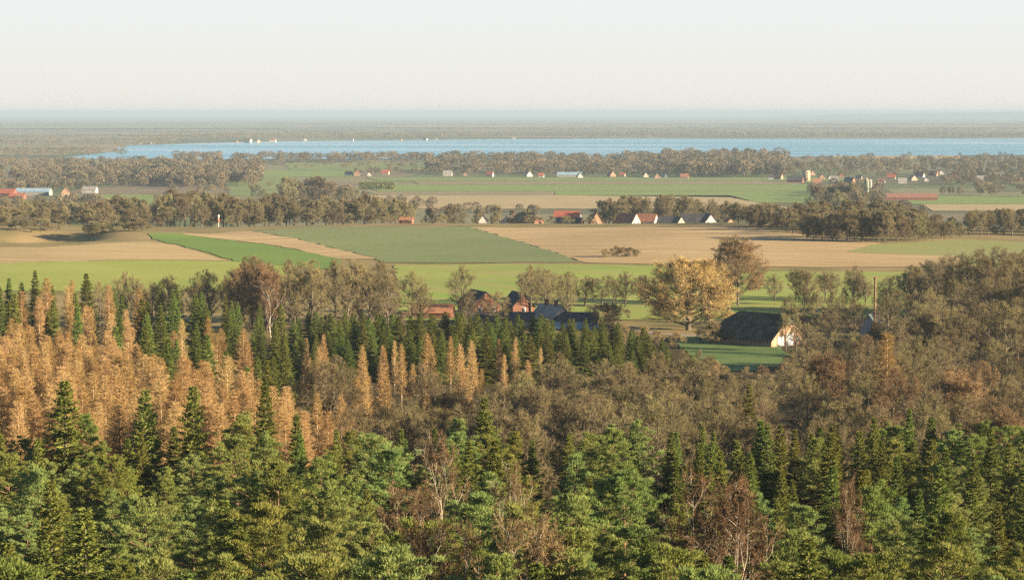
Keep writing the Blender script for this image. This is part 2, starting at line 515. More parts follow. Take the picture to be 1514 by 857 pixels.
# plants are collected as rows so that each label can count along its row
ROWS = []


def row(d, us, sp, what, where, group, H=None, tops=None, jit=.3, dj=0.0, wide=1.0, hvar=.1, name=None, wj=.1):
    ROWS.append(dict(d=d, us=us, sp=sp, what=what, where=where, group=group, H=H, tops=tops, jit=jit, dj=dj, wide=wide, hvar=hvar, name=name, wj=wj))


def spread(u0, u1, d, metres, r=rng):
    px = metres * FPX / d
    n = max(1, int(round((u1 - u0) / px)))
    return [u0 + (u1 - u0) * (i + .5) / n for i in range(n)]


def build_rows():
    for R_ in ROWS:
        d0, us = R_['d'], R_['us']
        px = (us[1] - us[0]) if len(us) > 1 else 10
        items = []
        for i, u in enumerate(us):
            uu = u + rng.uniform(-1, 1) * R_['jit'] * px
            sp = R_['sp'](uu, d0) if callable(R_['sp']) else R_['sp']
            if sp is None: continue
            d = (d0(uu) if callable(d0) else d0) + rng.uniform(-1, 1) * R_['dj']
            if R_['tops'] is not None:
                tx, ty = zip(*R_['tops'])
                H, x = top_height(uu, float(np.interp(uu, tx, ty)), d)
            else:
                H = R_['H'](sp) if callable(R_['H']) else R_['H']
                x = col(uu, d, H * .6)[0]
            H *= 1 + rng.uniform(-1, .5) * R_['hvar']
            items.append((x / d, x, d, H, sp))
        items.sort()
        med = np.median([i[3] for i in items]) if items else 1
        cnt = {}
        for _, x, d, H, sp in items:
            cnt[sp] = cnt.get(sp, 0) + 1
            wide = R_['wide'] * (1 + rng.uniform(-1, 1) * R_['wj'])
            size = 'tall ' if H > med * 1.05 else ('short ' if H < med * .92 else 'mid-height ')
            wd = 'slim ' if wide < R_['wide'] * .95 else ('broad ' if wide > R_['wide'] * 1.05 else '')
            what = R_['what'][sp] if isinstance(R_['what'], dict) else R_['what']
            lab = f"{size}{wd}{what}, {ordinal(cnt[sp])} from the left in {R_['where']}"
            tree(sp, x, d, H, lab, R_['group'], wide, name=R_['name'])


# --- foreground conifer wood
LARCH_V = [(20, 560), (130, 500), (230, 452), (340, 415), (420, 385), (490, 335), (520, 300)]   # larch wood edge: column -> farthest distance


def larch_far(u):
    a, b = zip(*LARCH_V)
    return float(np.interp(u, a, b))


fg = RS(77)


def fg_species(u, d):
    p = fg.rand()
    if d > 225 and u > 980:
        return 'norway_spruce' if p < .70 else 'scots_pine'
    if d > 275 and u < 480:
        return 'norway_spruce' if p < .45 else 'scots_pine'
    if p < .16: return 'norway_spruce'
    if 560 < u < 1120 and d > 150 and p > .988: return 'birch'
    if p > .985: return None
    return 'scots_pine'


FGW = {'scots_pine': 'blue-green pine', 'norway_spruce': 'dark pointed spruce', 'birch': 'bare birch'}
ds = [124, 131, 139, 147, 156, 165, 175, 185, 196, 207, 219, 231, 244, 257, 270, 283, 296, 308]
for i, d in enumerate(ds):
    sp_ = 7.0 if d < 190 else 6.3 if d < 250 else 5.6
    row(d, spread(-190, 1700, d, sp_), fg_species, FGW, f'{ordinal(i + 1)} row of the conifer wood', 'conifers in the foreground wood',
        H=lambda s: {'scots_pine': fg.uniform(10.5, 16.2), 'norway_spruce': fg.uniform(11.5, 16.8), 'birch': fg.uniform(10, 12.5)}[s], jit=.42, dj=3.2, hvar=.04, wide=1.3 if d < 190 else 1.12 if d < 250 else 1.0)

# --- larch wood on the left slope
d = 325
i = 0
while d < 548:
    umax = float(np.interp(-d, [-560, -500, -452, -415, -385, -335, -300], [20, 130, 230, 340, 420, 490, 520]))
    i += 1
    row(d, spread(-150, umax, d, 4.3), 'larch', 'orange-brown larch', f'{ordinal(i)} row of the larch slope', 'bare larches on the left slope',
        H=lambda s: rng.uniform(14.6, 16.8), jit=.45, dj=5, wide=1.3, hvar=.08)
    d += 10
# --- mixed spruce and larch behind them
mx = RS(9)
MT = [(-30, 398), (100, 408), (200, 418), (300, 428), (430, 456), (470, 474)]
for i, d in enumerate((420, 455, 490, 525, 560, 600, 640, 680)):
    umin = float(np.interp(-d, [-560, -500, -452, -415], [10, 135, 240, 345])) if d < 560 else -120
    umax = 470 if d < 560 else 430
    row(d, spread(umin, umax, d, 5.8), lambda u, d: 'norway_spruce' if mx.rand() < .66 else 'larch', {'norway_spruce': 'green spruce', 'larch': 'rusty larch'},
        f'{ordinal(i + 1)} row above the larches', 'spruces and larches above the larch slope', tops=[(a, b + (680 - d) * .33) for a, b in MT], hvar=.15, jit=.4, dj=7, wide=1.15)
# --- young spruce plantation in the middle, larches along its front
for i, (d, t) in enumerate(((655, [(430, 466), (600, 460), (800, 466), (900, 474), (960, 488)]), (630, [(430, 474), (600, 468), (800, 473), (930, 483), (990, 495)]),
                            (600, [(430, 488), (600, 483), (800, 487), (950, 500), (1020, 512)]), (570, [(430, 497), (600, 494), (800, 498), (960, 513), (1030, 525)]))):
    row(d, spread(t[0][0], t[-1][0], d, 3.0 if i < 2 else 4.0), 'norway_spruce', 'young spruce', f'{ordinal(4 - i)} row of the plantation', 'young spruces in the middle plantation', tops=t, jit=.4, dj=8, hvar=.14, wide=1.75)
for i, (d, t) in enumerate(((535, [(440, 500), (560, 498), (700, 500), (850, 512)]), (500, [(450, 515), (600, 510), (720, 518), (830, 540)]), (465, [(470, 535), (600, 535), (740, 545)]), (430, [(480, 560), (560, 560), (650, 565)]))):
    row(d, spread(t[0][0], t[-1][0], d, 5.0), lambda u, d: 'larch' if mx.rand() < .8 else ('norway_spruce' if mx.rand() < .45 and u > 700 else 'oak' if mx.rand() < .5 else 'larch'),
        {'larch': 'tan larch', 'norway_spruce': 'dark spruce', 'oak': 'bare brown oak'}, f'{ordinal(4 - i)} row before the plantation', 'larches in front of the plantation', tops=t, jit=.4, dj=9, hvar=.15, wide=.95)
# --- bare wood in the hollow
for i, (d, t, sp_) in enumerate(((480, [(760, 535), (900, 530), (1060, 522)], 7), (450, [(600, 548), (760, 552), (1000, 545), (1150, 548)], 7.5), (415, [(560, 565), (800, 570), (1100, 563), (1160, 560)], 7.5), (380, [(540, 585), (800, 586), (1160, 582)], 7.5), (350, [(520, 606), (800, 604), (1160, 602)], 7.5))):
    row(d, spread(t[0][0], t[-1][0], d, sp_), lambda u, d: 'larch' if u < 800 and d > 400 and mx.rand() < .35 else 'oak' if mx.rand() < .6 else 'ash', {'oak': 'olive oak', 'ash': 'pale ash', 'larch': 'tan larch'}, f'{ordinal(5 - i)} row of the hollow', 'bare trees in the wooded hollow', tops=t, jit=.4, dj=11, hvar=.1, wide=1.1)
# --- brown wood on the right
for i, (d, t, sp_) in enumerate(((540, [(1190, 497), (1300, 486), (1400, 489), (1540, 500), (1690, 500)], 9), (505, [(1165, 515), (1300, 500), (1420, 505), (1550, 520), (1690, 520)], 9), (465, [(1150, 535), (1300, 520), (1420, 530), (1550, 545), (1690, 545)], 9), (425, [(1150, 560), (1300, 545), (1550, 560), (1690, 560)], 9), (385, [(1160, 590), (1320, 580), (1550, 575), (1690, 575)], 8.5), (350, [(1160, 608), (1350, 605), (1550, 595), (1690, 595)], 8.5))):
    row(d, spread(t[0][0], t[-1][0], d, sp_), lambda u, d: 'oak' if mx.rand() < .75 else 'beech', {'oak': 'bare brown oak', 'beech': 'red-brown beech'}, f'{ordinal(6 - i)} row of the brown wood', 'bare trees in the brown wood', tops=t, jit=.4, dj=14, hvar=.1, wide=1.0)
# --- big trees behind the white cottage, right
for i, (d, t) in enumerate(((790, [(1335, 392), (1400, 374), (1440, 366), (1490, 370), (1560, 372), (1690, 372)]), (755, [(1310, 408), (1360, 398), (1430, 385), (1560, 385), (1690, 385)]), (715, [(1315, 430), (1400, 420), (1560, 405), (1690, 405)]), (675, [(1330, 455), (1420, 448), (1560, 432), (1690, 432)]), (640, [(1310, 480), (1420, 475), (1560, 460), (1690, 460)]))):
    row(d, spread(t[0][0], t[-1][0], d, 7.2), 'oak', 'bare dark oak', f'{ordinal(5 - i)} row behind the white cottage', 'tall bare oaks behind the white cottage', tops=t, jit=.35, dj=12, hvar=.08, wide=1.1)
# --- oaks between left fields and red farm
for i, (d, t) in enumerate(((760, [(335, 398), (375, 384), (430, 383), (500, 381), (560, 386), (620, 402)]), (725, [(325, 410), (370, 390), (430, 392), (520, 390), (600, 408)]))):
    row(d, spread(t[0][0], t[-1][0], d, 8), lambda u, d: 'oak' if u > 405 else 'beech', {'oak': 'bare oak', 'beech': 'russet beech'}, f'{ordinal(2 - i)} row beside the red farm', 'bare trees left of the red farm', tops=t, jit=.3, dj=8, hvar=.06, wide=.8)
row(850, [1150, 1172, 1196, 1215, 1233, 1262, 1282], 'ash', 'thin bare ash', 'line behind the thatched barn', 'ash trees behind the thatched barn', tops=[(1150, 402), (1200, 395), (1230, 400), (1262, 394), (1282, 410)], dj=16, wide=1.1, hvar=.15, wj=.25)
row(745, [1170, 1190, 1210, 1232, 1250], 'oak', 'dark bare oak', 'clump beside the thatched barn', 'oaks beside the thatched barn', tops=[(1150, 440), (1190, 422), (1260, 430)], dj=12, wide=.6)
row(835, [785, 806, 836, 868, 890, 908, 931, 944, 958], lambda u, d: 'ash' if mx.rand() < .5 else 'oak', {'ash': 'bare ash', 'oak': 'bare oak'}, 'line behind the grey roofs', 'ash trees behind the grey farm roofs', tops=[(780, 394), (806, 390), (840, 394), (880, 404), (960, 402)], dj=16, wide=1.15, hvar=.22, wj=.3)
# --- tree belts on the crest
for i, (d, t, sp_) in enumerate(((1560, [(-20, 292), (120, 300), (230, 286), (290, 283), (400, 290), (540, 290), (620, 300)], 8), (1500, [(-20, 300), (100, 305), (230, 290), (300, 290), (430, 296), (600, 298)], 8), (1450, [(-20, 305), (160, 308), (330, 300), (560, 310)], 13))):
    row(d, spread(t[0][0], t[-1][0], d, sp_), lambda u, d: 'ash' if mx.rand() < .35 else 'belt', {'ash': 'grey-brown ash', 'belt': 'round oak'}, f'{ordinal(3 - i)} row beyond the left fields', 'bare trees beyond the left fields', tops=t, jit=.4, dj=22, hvar=.15, wide=1.0)
row(1640, spread(620, 800, 1640, 12), 'belt', 'bare oak', 'line left of the red-roofed house', 'garden trees on the ridge', tops=[(620, 305), (700, 302), (800, 308)], dj=25, jit=.4, hvar=.2, wide=.8)
for i, d in enumerate((1660, 1580)):
    row(d, spread(885, 1078, d, 9), lambda u, d: 'ash' if mx.rand() < .3 else 'belt', {'ash': 'bare ash', 'belt': 'bare dark oak'}, f'{ordinal(2 - i)} row behind the gables', 'trees behind the village gables', tops=[(885, 296), (930, 289), (1000, 288), (1030, 292), (1078, 300)], jit=.4, dj=25, hvar=.1, wide=.9)
for i, (d, t) in enumerate(((1360, [(1085, 300), (1250, 298), (1330, 300), (1400, 318)]), (1310, [(1095, 305), (1250, 302), (1350, 308), (1415, 322)]), (1265, [(1110, 312), (1250, 306), (1350, 312), (1420, 325)]), (1222, [(1150, 322), (1240, 312), (1300, 315), (1420, 330)]), (1185, [(1186, 332), (1240, 320), (1300, 325)]))):
    row(d, spread(t[0][0], t[-1][0], d, 7.5), lambda u, d: 'ash' if mx.rand() < .35 else 'belt', {'ash': 'bare ash', 'belt': 'bare brown oak'}, f'{ordinal(5 - i)} row of the field grove', 'bare trees of the grove on the stubble field', tops=t, jit=.4, dj=16, hvar=.12, wide=1.15)
for i, d in enumerate((1350, 1300, 1255)):
    row(d, spread(1425, 1640, d, 6), 'ash' if i == 2 else 'belt', 'slender bare ash' if i == 2 else 'bare oak', f'{ordinal(3 - i)} row of the slender grove', 'slender trees of the small grove', tops=[(1420, 312), (1545, 308)], jit=.35, dj=14, hvar=.08, wide=.95)
# --- trees on the plain big enough to count
for i, (d, t, sp_) in enumerate(((2560, [(425, 268), (470, 260), (500, 268), (545, 285)], 9), (2460, [(410, 262), (440, 258)], 10), (2380, [(1205, 278), (1240, 272), (1300, 284)], 11), (2250, [(1210, 285), (1260, 284), (1310, 294), (1370, 300)], 11), (2150, [(235, 285), (280, 282), (320, 290)], 10), (2050, [(560, 292), (580, 290), (600, 295)], 10), (2100, [(0, 305), (100, 298), (230, 305)], 17))):
    row(d, spread(t[0][0], t[-1][0], d, sp_), 'belt', 'hazy bare tree', f'{ordinal(i + 1)} clump on the plain', 'bare trees on the plain', tops=t, jit=.4, dj=40, hvar=.15, wide=.9, name='field_tree')
# --- bushes on hummock and hedges
row(1236, [133, 143, 153, 164, 176, 188, 200, 212], 'thicket', 'dark bramble shrub', 'line on the hummock', 'shrubs on the hummock', H=lambda s: rng.uniform(4, 6.5), dj=9, wide=1.9)
row(1262, [-4, 8, 20, 33, 46, 58, 70, 82], 'thicket', 'brown bramble shrub', 'line on the left bank', 'shrubs on the left bank', H=lambda s: rng.uniform(4, 6.5), dj=9, wide=1.9)
row(1062, [893, 902, 912, 921, 932, 942], 'scrub', 'low tan shrub', 'hedge below the stubble', 'shrubs below the stubble field', H=lambda s: rng.uniform(3.5, 5), dj=3, wide=1.2)
row(690, [900, 925, 950, 975, 1000, 1035, 1055], 'scrub', 'garden shrub', 'hedge beside the farm', 'shrubs beside the farm', H=lambda s: rng.uniform(4, 6.5), dj=8, wide=1.2)
for i, (d, u0, u1, sp_, h0, h1, wh) in enumerate(((1465, -20, 600, 9, 4, 8, 'hedge under the left belt'), (1530, 620, 880, 8, 3, 6, 'hedge of the ridge houses'), (1560, 890, 1085, 8, 3, 6, 'hedge behind the ridge gables'),
                                            (1290, 1110, 1420, 7, 4, 8, 'undergrowth of the field grove'), (1195, 1190, 1300, 6, 3, 6, 'front edge of the field grove'), (1275, 1425, 1545, 9, 2, 5, 'undergrowth of the slender grove'),
                                            (446, 570, 1150, 6.5, 4, 7, 'upper hollow undergrowth added for shade'), (408, 550, 1150, 6, 4, 7.5, 'middle hollow undergrowth added for shade'), (372, 540, 1160, 6, 4, 8, 'lower hollow undergrowth added for shade'), (338, 520, 1540, 6.5, 4, 7, 'undergrowth added for shade behind the conifer edge'), (440, 1160, 1550, 7, 4, 8, 'brown wood upper undergrowth added for shade'), (398, 1160, 1550, 7, 4, 8, 'brown wood middle undergrowth added for shade'), (365, 1160, 1550, 7, 4, 8, 'brown wood lower undergrowth added for shade'), (735, 1150, 1275, 6, 4, 8, 'bushes beside the thatched barn'), (700, 1296, 1560, 7, 5, 9, 'bushes behind the white cottage'), (735, 330, 620, 7, 4, 7, 'bushes under the farm oaks'), (775, 780, 960, 8, 2.5, 5, 'bushes behind the grey roofs'))):  # hollow, conifer-edge and brown-wood undergrowth is added to darken the foot of the trees
    row(d, spread(u0, u1, d, sp_), 'thicket', 'bush', wh, 'bushes: ' + wh, H=lambda s, a=h0, b=h1: rng.uniform(a, b), jit=.4, dj=10, wide=1.3, hvar=.1)
row(lambda u: float(np.interp(u, [1085, 1200, 1300, 1420], [1400, 1165, 1150, 1205])), [1086 + 11 * i for i in range(31)], 'belt', 'bare edge oak', 'front edge of the field grove', 'edge trees of the field grove', tops=[(1085, 302), (1150, 312), (1200, 318), (1250, 312), (1340, 318), (1420, 330)], jit=.4, dj=8, hvar=.2, wide=1.0)
row(742, spread(130, 330, 742, 6), 'oak', 'bare roundish oak', 'line under the lime-green field', 'bare trees under the lime-green field', tops=[(130, 415), (180, 404), (225, 415), (262, 405), (330, 398)], jit=.4, dj=8, hvar=.12, wide=.9)
row(395, spread(455, 570, 395, 4.5), lambda u, d: 'larch' if mx.rand() < .6 else 'oak', {'larch': 'brown larch', 'oak': 'bare brown oak'}, 'gap beside the larch slope', 'trees in the gap right of the larch slope', tops=[(440, 560), (570, 572)], jit=.4, dj=14, hvar=.15, wide=1.0)
row(425, spread(440, 560, 425, 4.5), lambda u, d: 'larch' if mx.rand() < .6 else 'oak', {'larch': 'brown larch', 'oak': 'bare brown oak'}, 'upper gap beside the larch slope', 'trees in the gap right of the larch slope', tops=[(430, 538), (560, 550)], jit=.4, dj=14, hvar=.15, wide=1.0)
row(362, spread(500, 570, 362, 4.5), 'oak', 'oak', 'lower gap beside the larch slope', 'trees in the gap right of the larch slope', tops=[(480, 590), (570, 596)], jit=.4, dj=10, hvar=.15, wide=1.0)
row(585, spread(1020, 1215, 585, 5.5), 'scrub', 'tan scrub bush', 'edge below the barn lawn', 'scrub below the barn lawn', tops=[(1020, 520), (1060, 538), (1130, 541), (1170, 528), (1215, 515)], jit=.4, dj=8, hvar=.15, wide=1.3)
row(2720, spread(-20, 160, 2720, 16), 'belt', 'hazy tree', 'line before the red farm', 'trees before the red farm', H=lambda s: rng.uniform(6, 10), jit=.5, dj=20, hvar=.2, name='field_tree')
for i, (d, t, sp_) in enumerate(((322, [(500, 640), (700, 626), (1000, 628), (1200, 622), (1560, 618)], 5.2), (300, [(440, 640), (700, 642), (1000, 640), (1560, 636)], 6.5))):
    row(d, spread(t[0][0], t[-1][0], d, sp_), lambda u, d: 'norway_spruce' if mx.rand() < .6 else 'scots_pine', {'norway_spruce': 'dark spruce', 'scots_pine': 'green pine'}, f'{ordinal(i + 1)} line of the conifer edge', 'conifers along the wood edge', tops=t, jit=.4, dj=5, hvar=.09, wide=1.05)
build_rows()

# --- single trees
def one(sp, u, vtop, d, label, wide=1.0, var=None):
    H, x = top_height(u, vtop, d)
    return tree(sp, x, d, H, label, None, wide, var)


one('willow', 1018, 382, 735, 'big round dull-gold willow left of the thatched barn', 1.32)
one('beech', 1092, 350, 830, 'tall domed russet beech behind the golden willow', 1.1, 0)
one('oak', 682, 394, 790, 'round oak standing alone before the red brick barn', .85, 0)
one('oak', 785, 394, 790, 'bare oak in front of the small brick barn gable', .8, 2)
one('oak', 1262, 392, 800, 'bare forked oak beside the tall brick chimney', .75, 3)
one('norway_spruce', 1108, 568, 372, 'lone black-green spruce in the shaded hollow', 1.0, 1)
one('norway_spruce', 95, 562, 300, 'broad dark spruce standing out against the larch slope', 1.35, 0)
one('norway_spruce', 215, 578, 303, 'dark spruce right of the broad one at the wood edge', 1.2, 2)
one('norway_spruce', 285, 570, 302, 'ragged dark spruce before the larch slope', 1.2, 0)
one('norway_spruce', 392, 566, 300, 'neat dark pointed spruce at the end of the larch slope', 1.1, 1)
one('norway_spruce', 716, 590, 305, 'dark spruce before the bare hollow wood', 1.0, 2)
one('norway_spruce', 1345, 605, 306, 'blue-green spruce rising above the right spruce row', .8, 3)
one('birch', 400, 415, 705, 'white-stemmed birch in front of the russet beech', 1.0, 0)
one('larch', 1312, 492, 430, 'tall larch with pale bare stem in the brown wood', 1.3, 0)
one('oak', 640, 540, 420, 'spreading oak with pale stem in the hollow', 1.0, 3)
one('birch', 655, 645, 250, 'white birch with copper twigs between pines', .6, 0)
one('birch', 762, 692, 212, 'tall white birch with bare forked stem among pines', .6, 0)
one('birch', 1068, 732, 190, 'spreading many-stemmed birch with copper crown', .85, 1)
one('birch', 640, 800, 168, 'low copper birch scrub in the clearing', .9, 1)
one('birch', 785, 795, 166, 'brown birch scrub by the pine clump', .85, 1)
one('birch', 1255, 738, 205, 'pale pinkish birch between spruces', .45, 1)
one('beech', 372, 381, 738, 'round russet beech dome at the left end of the farm oaks', 1.05, 1)
one('oak', 625, 420, 742, 'bare low oak before the orange shed', 1.0, 1)
one('oak', 735, 432, 742, 'small bare oak between the two brick barns', 1.0, 2)
one('oak', 806, 398, 770, 'bare oak behind the grey farmhouse roof', .8, 3)
one('oak', 838, 408, 775, 'slimmer bare oak right of the grey farmhouse', .8, 0)
one('scrub', 905, 448, 735, 'tan rounded willow scrub right of the dark farm roof', 1.3, 0)
one('ash', 1162, 462, 668, 'thin bare ash in front of the pale barn gable', .7, 0)
one('ash', 1178, 468, 664, 'second thin ash before the barn gable, farther right', .7, 2)
one('oak', 1262, 440, 690, 'dark bare oak in front of the white cottage', .9, 1)
one('oak', 1312, 436, 690, 'broad bare oak right of the tall chimney', 1.0, 0)
one('oak', 1196, 478, 655, 'broad low oak at the right corner of the barn', 1.1, 0)
one('scrub', 1050, 478, 690, 'tan scrub at the left end of the barn', 1.4, 1)
one('oak', 690, 432, 738, 'bare oak in front of the red brick barn', .9, 3)
one('oak', 1225, 452, 690, 'low bare oak between barn gable and cottage', 1.1, 2)
for _i, (_u, _v, _d) in enumerate(((1205, 497, 600), (1235, 492, 610), (1265, 490, 600), (1300, 480, 605), (1335, 470, 600), (1370, 462, 605), (1410, 458, 600), (1450, 452, 605), (1490, 450, 600), (1530, 448, 605))):
    one('oak', _u, _v, _d, f'brown oak, {ordinal(_i + 1)} from the left in the shade-casting row right of the lawn', 1.1)
print('TREES', COUNT, sum(COUNT.values()))

# ------------------------------------------------------------------ ground sheet
ys = [-300, -250, -200, -150, -100, -50]
y = 0.
while y < 64000:
    ys.append(y)
    y += 7 if y < 1700 else (18 if y < 2400 else y * .05)
ys = np.array(ys); ns = 241
sx = np.linspace(-1, 1, ns)
X = sx[None] * (220 + .36 * np.maximum(ys, 0))[:, None]; Y = np.repeat(ys[:, None], ns, 1)
Z = ter(X, Y)
vid = np.arange(len(ys) * ns).reshape(len(ys), ns)
q = np.stack([vid[:-1, :-1], vid[:-1, 1:], vid[1:, 1:], vid[1:, :-1]], -1).reshape(-1, 4)
g = MB(); g.add(np.stack([X, Y, Z], -1), np.concatenate([q[:, [0, 1, 2]], q[:, [0, 2, 3]]]))
m, nt, bs = new_mat('ground', .95, .05)
geo = N(nt, 'ShaderNodeNewGeometry')
sep = N(nt, 'ShaderNodeSeparateXYZ'); nt.links.new(geo.outputs['Position'], sep.inputs[0])
nz = N(nt, 'ShaderNodeTexNoise'); nz.inputs['Scale'].default_value = .6; nz.inputs['Detail'].default_value = 8
nt.links.new(geo.outputs['Position'], nz.inputs['Vector'])
forest = mixc(nt, nz.outputs['Fac'], (.03, .024, .012), (.085, .065, .03))
nz2 = N(nt, 'ShaderNodeTexNoise'); nz2.inputs['Scale'].default_value = .03; nz2.inputs['Detail'].default_value = 9
nt.links.new(geo.outputs['Position'], nz2.inputs['Vector'])
rg = N(nt, 'ShaderNodeMapRange'); rg.inputs['From Min'].default_value = .35; rg.inputs['From Max'].default_value = .65
nt.links.new(nz2.outputs['Fac'], rg.inputs['Value'])
rough_grass = mixc(nt, rg.outputs[0], (.13, .12, .04), (.25, .185, .09))
# parcels of the far plain: voronoi cells stretched across the view
mp = N(nt, 'ShaderNodeMapping'); mp.inputs['Scale'].default_value = (1, .7, 1); mp.inputs['Rotation'].default_value[2] = .12
nt.links.new(geo.outputs['Position'], mp.inputs[0])
vo = N(nt, 'ShaderNodeTexVoronoi', distance='CHEBYCHEV'); vo.inputs['Scale'].default_value = 1 / 330.
nt.links.new(mp.outputs[0], vo.inputs['Vector'])
sc = N(nt, 'ShaderNodeSeparateColor'); nt.links.new(vo.outputs['Color'], sc.inputs[0])
cr = N(nt, 'ShaderNodeValToRGB'); cr.color_ramp.interpolation = 'CONSTANT'
el = cr.color_ramp.elements
for k, (p, c_) in enumerate(((0, (.10, .125, .05)), (.2, (.17, .16, .085)), (.4, (.085, .095, .05)), (.55, (.22, .18, .11)), (.7, (.10, .10, .055)), (.85, (.16, .13, .08)))):
    e = el[k] if k < 2 else el.new(p)
    e.position = p; e.color = (*c_, 1)
nt.links.new(sc.outputs[0], cr.inputs[0])
f1 = N(nt, 'ShaderNodeMapRange'); f1.inputs['From Min'].default_value = 690; f1.inputs['From Max'].default_value = 720
nt.links.new(sep.outputs['Y'], f1.inputs['Value'])
f2 = N(nt, 'ShaderNodeMapRange'); f2.inputs['From Min'].default_value = 1650; f2.inputs['From Max'].default_value = 1700
nt.links.new(sep.outputs['Y'], f2.inputs['Value'])
c1 = mixc(nt, f1.outputs[0], forest, rough_grass)
nt.links.new(mixc(nt, f2.outputs[0], c1, cr.outputs[0]), bs.inputs['Base Color'])
tag(link('ground', g.mesh('ground', m)), kind='structure')


# ------------------------------------------------------------------ fields: sheets draped on the ground
er_ = RS(21)


def sheet(name, px, mat, lift=.14, flat=None, kind='structure'):
    pts = [gnd(u, v) for u, v in px]
    P2 = [(p[0], p[1]) for p in pts]
    # densify edges
    out = []
    for i in range(len(P2)):
        a, b = np.array(P2[i]), np.array(P2[(i + 1) % len(P2)])
        n = max(1, min(60, int(np.linalg.norm(b - a) / 9)))
        nv_ = np.array([-(b - a)[1], (b - a)[0]]) / (np.linalg.norm(b - a) + 1e-9)
        out += [tuple(a + (b - a) * k / n + nv_ * (er_.normal(0, .9 if flat is None else 6) if k else 0)) for k in range(n)]
    xs, ys_ = np.array(out).T
    inner = []
    st = 14 if max(ys_) < 2400 else 250
    if flat is None and max(ys_) < 2400:
        for X_ in np.arange(xs.min(), xs.max(), st):
            for Y_ in np.arange(ys_.min(), ys_.max(), st):
                ins = False
                j = len(out) - 1
                for i in range(len(out)):
                    if (ys_[i] > Y_) != (ys_[j] > Y_) and X_ < (xs[j] - xs[i]) * (Y_ - ys_[i]) / (ys_[j] - ys_[i]) + xs[i]: ins = not ins
                    j = i
                if ins: inner.append((X_ + .13, Y_ + .17))
    allp = [Vector(p) for p in out + inner]
    r = geometry.delaunay_2d_cdt(allp, [], [list(range(len(out)))], 1, 1e-4)
    vv = np.array([(p.x, p.y) for p in r[0]])
    z = ter(vv[:, 0], vv[:, 1]) + lift if flat is None else np.full(len(vv), flat)
    b = MB(); b.add(np.column_stack([vv, z]), np.array([f if len(f) == 3 else f[:3] for f in r[2]]))
    me = b.mesh(name, mat)
    # faces upward
    return tag(link(name, me), kind=kind)


tanA = field_mat('stubble', (0.342, 0.257, 0.125), (0.422, 0.325, 0.165), (0.239, 0.177, 0.085), .1, rowc=.4)
tanG = field_mat('big_stubble', (0.370, 0.269, 0.132), (0.448, 0.336, 0.174), (0.246, 0.174, 0.090), .35, rowc=.4)
tanD = field_mat('bare_strip', (0.353, 0.260, 0.131), (0.410, 0.308, 0.160), (0.228, 0.165, 0.085), -.9, rowc=.4)
limeB = field_mat('young_grass', (0.178, 0.221, 0.042), (0.230, 0.264, 0.060), (0.256, 0.239, 0.086), .2, rowc=.1)
vivid = field_mat('winter_crop', (0.089, 0.163, 0.033), (0.111, 0.185, 0.037), (0.148, 0.170, 0.059), -.9, rowc=.15)
greyF = field_mat('thin_crop', (.110, .165, .058), (.140, .18, .070), (0.200, 0.170, 0.089), -.75, rowc=.2)
meadow = field_mat('meadow', (0.148, 0.238, 0.038), (0.222, 0.285, 0.055), (0.254, 0.222, 0.085), .9, rows=4, rowc=.4)
paleI = field_mat('pasture', (0.179, 0.204, 0.065), (0.211, 0.220, 0.081), (0.261, 0.220, 0.106), 0, rowc=.1)

sheet('stubble_field', [(-60, 366), (60, 366), (215, 357), (240, 359), (340, 386), (200, 384), (-60, 392)], tanA)
sheet('grass_field', [(-60, 391.5), (200, 384.5), (345, 386.5), (420, 392), (420, 430), (-60, 430)], limeB)
sheet('green_strip_field', [(218, 346), (262, 345.5), (300, 351), (400, 363), (505, 383), (500, 400), (345, 386), (285, 368), (242, 358)], vivid, .2)
sheet('bare_strip_field', [(262, 345), (372, 342), (455, 358), (560, 383), (506, 383.5), (401, 362.5), (300, 350.5)], tanD, .2)
sheet('crop_field', [(372, 341.6), (470, 336.5), (694, 336), (735, 348), (862, 388), (563, 388.5), (558, 382), (455, 357.4)], greyF, .2)
sheet('large_stubble_field', [(695, 336), (1090, 335.5), (1200, 345), (1290, 358), (1320, 366), (1420, 376), (1435, 394), (1130, 395), (870, 389), (863, 388), (736, 348)], tanG, .2)
sheet('meadow', [(585, 392), (730, 390.5), (980, 393.5), (1000, 400), (1340, 402), (1340, 470), (590, 475)], meadow, .2)
sheet('pasture', [(1252, 372), (1300, 361), (1425, 355), (1580, 360), (1580, 400), (1435, 394), (1412, 378.5), (1300, 375.5)], paleI, .26)
sheet('farm_track', [(880, 482), (960, 490), (1060, 497), (1062, 500), (958, 494), (878, 486)], noisy('track_gravel', (.20, .16, .11), (.30, .25, .18), .6), .16)
sheet('yard_lawn', [(1005, 497), (1060, 500), (1125, 504), (1155, 512), (1168, 524), (1155, 540), (1110, 549), (1060, 548), (1030, 535), (1005, 515)], noisy('lawn', (.07, .12, .035), (.11, .15, .045), .25), .12)
